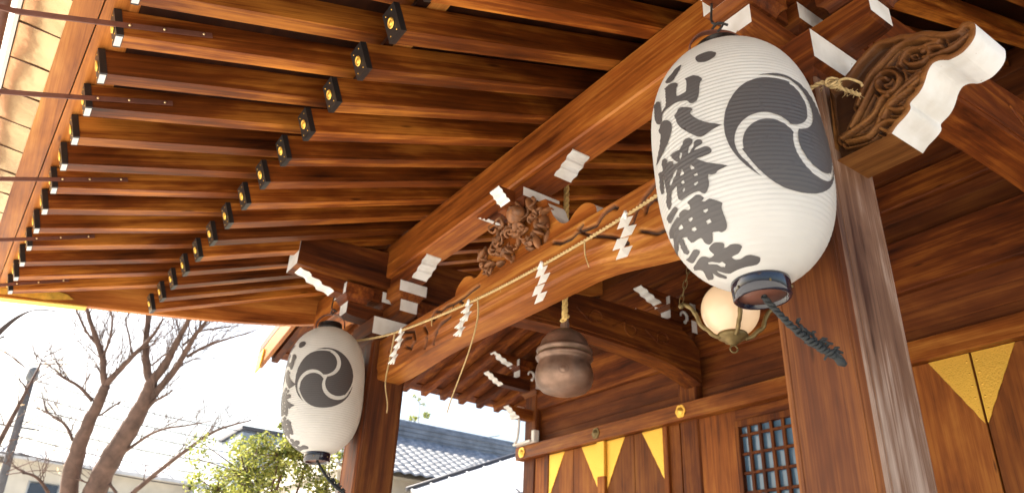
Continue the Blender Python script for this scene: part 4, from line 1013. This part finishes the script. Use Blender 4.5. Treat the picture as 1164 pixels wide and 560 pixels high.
LEAFD = leaf_mat('dark_green_leaves', (0.03, 0.07, 0.015), (0.12, 0.2, 0.05))
LEAFP = leaf_mat('pale_dry_leaves', (0.6, 0.42, 0.22), (0.85, 0.72, 0.5))
def leaves(m, c, rad, n, size, rg, k=0):
    for _ in range(n):
        while True:
            v = Vector((rg.uniform(-1, 1), rg.uniform(-1, 1), rg.uniform(-1, 1)))
            if v.length < 1: break
        p = Vector(c)+Vector((v.x*rad[0], v.y*rad[1], v.z*rad[2]))
        a = Vector((rg.gauss(0, 1), rg.gauss(0, 1), rg.gauss(0, .7))).normalized(); b = a.cross(Vector((rg.gauss(0, 1), rg.gauss(0, 1), rg.gauss(0, 1)))).normalized()
        s = size*rg.uniform(.6, 1.3)
        m.add([p-a*s, p+b*s*.45, p+a*s, p-b*s*.45], [(0, 1, 2, 3)], k)
TREE = [[(-18.1, 1.54, 1.76, 0.194), (-17.66, 1.4, 2.63, 0.177), (-17.3, 1.39, 3.23, 0.141), (-16.95, 1.44, 3.75, 0.115), (-16.76, 1.45, 4.03, 0.097)], [(-16.76, 1.45, 4.03, 0.079), (-16.69, 1.34, 4.26, 0.071), (-16.6, 1.23, 4.54, 0.062), (-16.53, 0.98, 4.92, 0.053), (-16.44, 0.71, 5.35, 0.04), (-16.31, 0.51, 5.77, 0.031)], [(-16.76, 1.45, 4.03, 0.079), (-16.57, 1.55, 4.24, 0.066), (-16.26, 1.72, 4.56, 0.053), (-15.89, 1.93, 4.94, 0.035), (-15.64, 2.01, 5.26, 0.018)], [(-17.94, 1.92, 1.62, 0.247), (-17.39, 1.93, 2.5, 0.23), (-16.84, 2.09, 3.23, 0.203), (-16.5, 2.18, 3.67, 0.168), (-16.27, 2.19, 4.03, 0.132), (-16.16, 2.21, 4.19, 0.106)], [(-16.22, 2.2, 4.11, 0.097), (-16.19, 2.03, 4.34, 0.088), (-16.07, 1.82, 4.77, 0.071), (-15.86, 1.65, 5.28, 0.057), (-15.7, 1.46, 5.75, 0.044)], [(-16.16, 2.21, 4.19, 0.106), (-15.97, 2.31, 4.4, 0.097), (-15.75, 2.38, 4.68, 0.079), (-15.5, 2.46, 5.0, 0.062), (-15.3, 2.53, 5.25, 0.049), (-14.96, 2.59, 5.73, 0.035)], [(-16.41, 2.25, 3.76, 0.088), (-16.15, 2.37, 4.04, 0.079), (-15.85, 2.52, 4.37, 0.071), (-15.6, 2.6, 4.69, 0.062), (-15.35, 2.68, 5.02, 0.049), (-15.13, 2.78, 5.26, 0.035), (-14.8, 2.91, 5.67, 0.022)], [(-17.02, 1.33, 3.74, 0.044), (-17.07, 1.03, 3.98, 0.035), (-17.17, 0.76, 4.11, 0.031), (-17.22, 0.61, 4.18, 0.022)], [(-17.05, 1.53, 3.48, 0.022), (-16.91, 1.63, 3.6, 0.022), (-16.79, 1.71, 3.7, 0.013)], [(-17.53, 1.24, 3.02, 0.035), (-17.52, 1.06, 3.21, 0.031), (-17.59, 0.86, 3.32, 0.026), (-17.73, 0.55, 3.42, 0.022), (-17.79, 0.37, 3.52, 0.018)], [(-16.5, 2.26, 3.6, 0.04), (-16.29, 2.38, 3.8, 0.031), (-16.13, 2.53, 3.91, 0.026), (-15.89, 2.73, 4.08, 0.013)], [(-17.0, 2.17, 2.87, 0.035), (-16.61, 2.47, 3.19, 0.031), (-16.36, 2.72, 3.33, 0.022), (-16.08, 3.06, 3.42, 0.018), (-15.74, 3.46, 3.54, 0.009)], [(-17.31, 2.48, 2.05, 0.062), (-17.0, 2.68, 2.34, 0.053), (-16.47, 3.04, 2.8, 0.044), (-15.96, 3.42, 3.22, 0.035), (-15.7, 3.66, 3.39, 0.026), (-15.35, 4.06, 3.54, 0.013)], [(-15.63, 2.63, 4.61, 0.035), (-15.39, 2.83, 4.79, 0.031), (-15.14, 3.08, 4.92, 0.022), (-14.78, 3.47, 5.08, 0.013)], [(-15.6, 2.49, 4.81, 0.026), (-15.33, 2.67, 5.06, 0.022), (-15.16, 2.87, 5.11, 0.018), (-14.95, 3.15, 5.16, 0.009)], [(-16.09, 2.1, 4.43, 0.022), (-15.84, 2.29, 4.64, 0.018), (-15.66, 2.48, 4.73, 0.013)], [(-16.61, 1.24, 4.5, 0.031), (-16.4, 1.27, 4.82, 0.026), (-16.2, 1.24, 5.18, 0.022), (-16.1, 1.16, 5.41, 0.013)], [(-16.57, 1.09, 4.73, 0.031), (-16.6, 0.8, 4.99, 0.022), (-16.57, 0.56, 5.3, 0.018), (-16.55, 0.37, 5.53, 0.013)], [(-16.24, 1.71, 4.6, 0.022), (-16.17, 1.56, 4.87, 0.018), (-16.11, 1.37, 5.18, 0.013), (-15.99, 1.33, 5.42, 0.009)], [(-15.83, 2.51, 4.41, 0.018), (-15.63, 2.69, 4.54, 0.013), (-15.44, 2.98, 4.54, 0.009)], [(-18.18, 1.15, 2.06, 0.04), (-18.13, 0.94, 2.37, 0.031), (-18.12, 0.81, 2.52, 0.022)], [(-17.4, 2.27, 2.12, 0.035), (-17.41, 2.11, 2.27, 0.026), (-17.57, 1.85, 2.3, 0.022), (-17.65, 1.62, 2.4, 0.013)]]
bt = thing('bare_tree', (-18.6, 1.8, -1.6), 'bare winter tree with two thick leaning trunks seen below the porch eave', 'tree')
m = MB(); mt = MB(); rg = random.Random(21); tips = []
vd = Vector((-.742, .489, .458))
for bi, L_ in enumerate(TREE):
    off = (bi % 5-2)*.22 if bi > 2 and bi != 3 else 0
    pts = catmull([(x, y, z) for x, y, z, r in L_], 5)
    # wander in depth towards the branch end, real spread of the crown
    n = len(pts); pts = [p+vd*(off*(i/(n-1))**1.5) for i, p in enumerate(pts)]
    rs = [L_[min(i//5, len(L_)-1)][3]*(1-(i % 5)/5)+L_[min(i//5+1, len(L_)-1)][3]*((i % 5)/5) for i in range(n)]
    rs = [r*.92*(1+.03*math.sin(i*1.7+bi)) for i, r in enumerate(rs)]
    pts = [p+Vector((rg.uniform(-1, 1), rg.uniform(-1, 1), rg.uniform(-1, 1)))*(rs[i]*.09) for i, p in enumerate(pts)]
    if bi in (0, 3):
        lo = Vector((-18.6, 1.7+.2*(bi > 0), -1.7)); pts = catmull([lo, lo.lerp(pts[0], .5)+Vector((.05, .1, 0)), pts[0]], 4)[:-1]+pts; rs = [rs[0]*1.5]*4+[rs[0]*1.15]*4+rs
        m.tube(pts, rs, 12)
    else: (m if rs[0] > .06 else mt).tube(pts, rs, 7)
    for i in range(2, len(pts)):
        if rs[i] < .10: tips.append((pts[i], (pts[i]-pts[i-1]).normalized(), rs[i]))
def twig(p, d, l, r, depth):
    q = [p]; dd = d.copy()
    for k in range(4):
        dd = (dd+Vector((rg.uniform(-.3, .3), rg.uniform(-.3, .3), rg.uniform(-.1, .32)))).normalized(); q.append(q[-1]+dd*l/4)
    mt.tube(q, [r, r*.8, r*.6, r*.45, r*.3], 4, caps=False)
    if depth:
        for k in (1, 2, 3, 4):
            if rg.random() < .75: twig(q[k], (dd+Vector((rg.uniform(-.9, .9), rg.uniform(-.9, .9), rg.uniform(-.4, .8)))).normalized(), l*.55, r*.55, depth-1)
for p, d, r in tips:
    if rg.random() < .8: twig(p, (d+Vector((rg.uniform(-.9, .9), rg.uniform(-.9, .9), rg.uniform(-.2, .6)))).normalized(), rg.uniform(.4, 1.1), max(.004, min(.014, r*.4)), 2)
m.build('trunk', BARK, bt); mt.build('branches', TWIG, bt)

# nearer dark bough and a pale leaved tree at the left edge
t2 = thing('cherry_tree', (-12.4, -2.2, -1.6), 'dark bare bough reaching in from the left under the roof edge', 'tree')
m = MB(); m.tube(catmull([(-12.4, -2.2, -1.6), (-12.2, -2.0, .8), (-11.6, -1.3, 2.2), (-10.84, -.53, 2.68), (-10.55, -.36, 2.94), (-10.36, -.24, 3.09), (-10.2, -.1, 3.17), (-10.04, .11, 3.17)], 6), [.16-.004*i if i < 16 else max(.008, .05-.0022*(i-16)) for i in range(43)], 8)
m.tube(catmull([(-10.75, -.5, 2.78), (-10.6, -.42, 2.80), (-10.45, -.3, 2.86)], 4), .012, 5)
m.build('bough', plain('dark_bark', (.045, .035, .035), .9), t2)
t3 = thing('pale_leaved_tree', (-20.5, -.3, -1.6), 'slender tree with a few pale dry leaves around the utility pole', 'tree')
m = MB(); lf = MB(); rg3 = random.Random(4)
m.tube([(-20.5, -.3, -1.6), (-20.3, -.2, 1.5), (-20.0, .1, 3.6), (-19.8, .3, 5.0)], [.09, .07, .05, .02], 8)
for k in range(26):
    z = rg3.uniform(3.0, 6.6); p = Vector((-19.9+rg3.uniform(-.3, .3), .2+rg3.uniform(-.2, .2), z*.8)); d = Vector((rg3.uniform(-.5, .5), rg3.uniform(-.6, 1.3), rg3.uniform(.0, .8))).normalized()
    q = p+d*rg3.uniform(.5, 1.5); m.tube([p, (p+q)/2+Vector((0, 0, .05)), q], [.014, .01, .005], 4)
    leaves(lf, q, (.28, .28, .22), 16, .035, rg3)
m.build('trunk', BARK, t3); lf.build('leaves', LEAFP, t3, recalc=False)

# yellow green evergreen behind the far lantern
def bush(name, base, blobs, label, cat, mat, size, group=None, seed=1):
    t = thing(name, base, label, cat, group); m = MB(); lf = MB(); rg = random.Random(seed); b = Vector(base)
    for c, rad, n in blobs:
        c = Vector(c); m.tube(catmull([b, b.lerp(c, .5)+Vector((rg.uniform(-.1, .1), rg.uniform(-.1, .1), 0)), c], 4), [.05, .045, .04, .036, .03, .026, .02, .015, .01], 6)
        for j in range(max(3, n//90)):
            v = Vector((rg.gauss(0, .5), rg.gauss(0, .5), rg.gauss(0, .5)))
            cc = c+Vector((v.x*rad, v.y*rad, v.z*rad*.9)); leaves(lf, cc, (rad*.34, rad*.34, rad*.26), n//max(3, n//90), size, rg)
            m.tube([c, cc], [.012, .004], 4)
    m.build('trunk', BARK, t); lf.build('foliage', mat, t, recalc=False)
bush('evergreen_bush', (-10.3, 3.0, -1.6), [((-10.45, 2.85, 1.70), .55, 3000), ((-10.15, 3.15, 1.95), .46, 2500), ((-10.05, 3.25, 2.25), .22, 450), ((-10.75, 2.6, 1.50), .38, 1300), ((-9.9, 3.45, 1.85), .36, 900), ((-10.3, 3.0, 1.2), .7, 1800), ((-9.7, 3.7, 1.45), .4, 900), ((-10.2, 3.05, .4), .8, 1500)],
     'yellow green bush with glossy leaves behind the far lantern', 'bush', LEAFY, .029, seed=3)
bush('small_tree', (-24.6, 13.2, -1.6), [((-24.3, 12.2, 6.7), .5, 420), ((-24.5, 12.8, 6.5), .55, 420), ((-24.4, 11.8, 6.4), .5, 350), ((-24.3, 12.3, 7.3), .3, 70)], 'green treetop showing between the lintel and the tiled roof', 'tree', LEAFY, .05, seed=8)
for k, (x, y, h_) in enumerate(((-9.4, 4.35, 1.15), (-13.0, 6.0, 1.4))):
    bush('shrub', (x, y, -1.6), [((x, y, h_-.2), .55, 1100), ((x+.1, y+.3, h_-.9), .6, 900)], ('leafy shrub beside the foot of the far pillar', 'dim green shrub standing behind the others near the tiled building')[k], 'shrub', LEAFD, .045, seed=12+k)

# utility pole and wires
pole = thing('utility_pole', (-26.0, .55, -1.6), 'grey utility pole leaning at the left edge with a box on top', 'utility pole')
CONC = plain('concrete', (.10, .10, .11), .8, var=.2)
m = MB(); m.tube([(-25.9, .55, -1.6), (-24.93, .43, 2.79), (-23.32, .25, 5.50)], [.12, .11, .085], 12); m.build('post', CONC, pole)
m = MB(); m.lathe([(.001, 0), (.11, 0), (.14, .05), (.14, .32), (.10, .36), (.001, .36)], (-23.3, .25, 5.35), 16); m.build('transformer', plain('grey_metal', (.16, .17, .18), .5), pole)
m = MB()
for z in (4.3, 3.6): m.tube([(-24.2, -.1, z), (-24.2, .85, z)], .025, 6)
m.build('crossarm', CONC, pole)
rgw = random.Random(2)
WL = ['topmost', 'second from the top', 'third from the top', 'third from the bottom', 'second from the bottom', 'lowest']
for k, (z0, z1) in enumerate(((5.5, 6.6), (5.1, 6.2), (4.8, 5.9), (4.4, 5.6), (4.0, 5.3), (3.6, 4.9))):
    a = Vector((-23.8, .4, z0)); b = Vector((-26.0, 17.0, z1+.6)); pts = [a.lerp(b, t/20)+Vector((0, 0, -.9*4*(t/20)*(1-t/20))) for t in range(21)]
    m = MB(); m.tube(pts, .014, 4)
    o = m.build('overhead_wire', BLACKM); tag(o, WL[k]+' of the thin overhead wires running right from the utility pole', 'wire', 'overhead wires from the utility pole')

# houses at the left
PALE = plain('pale_wall', (.58, .54, .46), .85, var=.12, vscale=2); ROOFG = plain('pale_roof_sheet', (.55, .55, .56), .6, var=.2, vscale=2); DARKB = plain('dark_trim', (.06, .06, .07), .6)
def house(name, label, c, sx, sy, zt, roofh, rot, wmat, rmat, cat='house'):
    t = thing(name, (c[0], c[1], -1.6), label, cat)
    def P(x, y, z): return (c[0]+x*math.cos(rot)-y*math.sin(rot), c[1]+x*math.sin(rot)+y*math.cos(rot), z)
    m = MB(); vs = [P(x, y, z) for z in (-1.6, zt) for x, y in ((-sx, -sy), (sx, -sy), (sx, sy), (-sx, sy))]
    m.add(vs, [(0, 1, 5, 4), (1, 2, 6, 5), (2, 3, 7, 6), (3, 0, 4, 7), (4, 5, 6, 7)]); m.build('wall', wmat, t)
    o_ = .5; m = MB(); vs = []
    for dz in (0, -.12):
        vs += [P(-sx-o_, -sy-o_, zt+dz), P(sx+o_, -sy-o_, zt+dz), P(sx+o_, sy+o_, zt+dz), P(-sx-o_, sy+o_, zt+dz), P(0, -sy*.9, zt+roofh+dz), P(0, sy*.9, zt+roofh+dz)]
    m.add(vs, [(0, 1, 4), (1, 2, 5, 4), (2, 3, 5), (3, 0, 4, 5), (6, 10, 7), (7, 10, 11, 8), (8, 11, 9), (9, 11, 10, 6), (0, 6, 7, 1), (1, 7, 8, 2), (2, 8, 9, 3), (3, 9, 6, 0)])
    # standing seams
    nseam = int(sy*2/.5)
    for k in range(nseam+1):
        y = -sy-o_+.1+(2*sy+.8)*k/nseam; m.tube([P(sx+o_, y, zt+.02), P(0, max(-sy*.9, min(sy*.9, y)), zt+roofh+.02)], .03, 4)
    m.build('roof', rmat, t)
    for k in range(3):
        y = -sy*.6+sy*.6*k
        f = MB(); b = [P(sx+.03, y-.45, zt-1.9), P(sx+.03, y+.45, zt-1.9), P(sx+.03, y+.45, zt-.7), P(sx+.03, y-.45, zt-.7)]
        q = [P(sx+.0, y-.45, zt-1.9), P(sx+.0, y+.45, zt-1.9), P(sx+.0, y+.45, zt-.7), P(sx+.0, y-.45, zt-.7)]
        f.add(b+q, [(0, 1, 2, 3), (0, 4, 5, 1), (1, 5, 6, 2), (2, 6, 7, 3), (3, 7, 4, 0)]); wn = f.build('window', SCREEN, t)
        f = MB(); f.tube([b[0], b[1], b[2], b[3], b[0]], .04, 4); fr = f.build('frame', WP, t); fr.parent = wn
    return t
house('house', 'pale house with a light sheet roof behind the bare tree, at the far left', (-33.5, 3.0), 3.5, 2.9, 4.35, 1.05, .12, PALE, ROOFG)
house('house', 'long pale house with a dark ridge between the bare tree and the evergreen bush', (-33.0, 10.2), 3.5, 3.6, 3.9, 1.2, .05, PALE, ROOFG)
m = MB(); m.box(-31.5, -28.5, 7.35, 10.0, -1.6, 6.2, bev=.05)
t = thing('block_building', (-30, 8.7, -1.6), 'bluish grey flat topped building rising above the evergreen bush', 'building'); m.build('wall', plain('blue_grey_wall', (.22, .27, .34), .8), t)
m = MB(); m.box(-31.6, -28.4, 7.25, 10.1, 6.2, 6.32); m.build('roof', DARKB, t)
m = MB()
for k in range(3): m.box(-28.52, -28.46, 7.6+k*.8, 8.1+k*.8, 4.6, 5.5)
m.build('window', SCREEN, t)

# tiled roof building west of the hall
TILE = plain('blue_grey_roof_tile', (.19, .215, .26), .42, var=.3, vscale=4, bump=.2, bscale=20)
TILEP = plain('painted_sunlit_tile', (.36, .35, .34), .45, var=.2, vscale=5)  # same tile in a paler tone, sunlight put into the colour
tb = thing('tiled_building', (-20.5, 12, -1.6), 'building with a wavy blue grey tiled roof and plain ridge, right of the far pillar', 'building')
m = MB(); y0, y1 = 6.5, 14.15; nu = 190; nrow = 13; sub = 6; L_ = 3.6; ang = math.atan2(1.45, 2.9); vs = []
for j in range(nrow*sub+1):
    s = L_*j/(nrow*sub); fr = (j % sub)/sub
    for i in range(nu+1):
        y = y0+(y1-y0)*i/nu; ph = ((y-y0)/.29) % 1
        hh = .055*abs(math.sin(math.pi*ph))**.8+.045*fr*(1 if j < nrow*sub else 0)
        vs.append((-19.9+s*math.cos(ang)+hh*math.sin(ang), y, 4.84-s*math.sin(ang)+hh*math.cos(ang)))
fs = [(j*(nu+1)+i, j*(nu+1)+i+1, (j+1)*(nu+1)+i+1, (j+1)*(nu+1)+i) for j in range(nrow*sub) for i in range(nu)]
m.add(vs, fs, 0, True); m.v = m.v
for k in range(len(m.f)): m.m[k] = 0 if k < nu*sub*3 else 1  # top rows keep the darker tile: the ridge's shadow painted in as colour
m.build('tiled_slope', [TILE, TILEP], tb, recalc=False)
m = MB(); m.box(-20.2, -19.86, y0-.1, y1+.05, 4.80, 5.30, bev=.03)
for k in range(3): m.tube([(-19.86, y0-.1, 4.95+k*.13), (-19.86, y1+.05, 4.95+k*.13)], .022, 6)
m.tube([(-20.03, y0-.15, 5.33), (-20.03, y1+.1, 5.33)], .10, 10)
m.build('ridge', TILE, tb)
m = MB(); m.box(-20.25, -19.80, y1+.05, y1+.14, 4.70, 5.42, bev=.03); m.build('ridge_end', WP, tb)
m = MB(); m.prism([(-23.3, 3.2), (-16.9, 3.2), (-20.0, 4.72)], 1, y0+.2, y1-.1); m.box(-23, -17.3, y0+.3, y1-.2, -1.6, 3.2, bev=0); m.build('wall', PALE, tb)
m = MB(); m.prism([(-23.5, 3.28), (-20.1, 4.8), (-20.1, 4.9), (-23.5, 3.4)], 1, y0, y1); m.build('rear_slope', TILE, tb)
# low sheet metal canopy in front of it
cb = thing('metal_roof_shed', (-15.2, 10.6, -1.6), 'low shed with bright metal roof and dark gutter, lower right of the tiled roof', 'shed')
def rib_roof(name, A, B, C, D, mat, n):
    m = MB(); A, B, C, D = map(Vector, (A, B, C, D)); dn = Vector((0, 0, -.06))
    m.add([A, B, C, D, A+dn, B+dn, C+dn, D+dn], [(0, 1, 2, 3), (7, 6, 5, 4), (0, 4, 5, 1), (1, 5, 6, 2), (2, 6, 7, 3), (3, 7, 4, 0)])
    for k in range(n+1):
        t = k/n; m.tube([A.lerp(B, t)+Vector((0, 0, .01)), D.lerp(C, t)+Vector((0, 0, .01))], .025, 4)
    m.build(name, mat, cb)
MET = plain('bright_sheet_metal', (.62, .62, .62), .5, var=.15)
rib_roof('roof', (-13.4, 7.5, 2.12), (-13.4, 11.6, 3.25), (-15.0, 11.6, 4.30), (-15.0, 7.6, 2.62), MET, 9)
m = MB(); m.tube([(-13.36, 7.4, 2.05), (-13.36, 11.6, 3.17)], .05, 8); m.tube([(-15.02, 7.5, 2.62), (-15.02, 11.6, 4.33)], .045, 8); m.build('gutter', DARKB, cb)
m = MB(); m.box(-16.5, -13.7, 7.6, 13.3, -1.6, 1.95, bev=0); m.build('wall', plain('brown_wall', (.12, .09, .07), .8), cb)
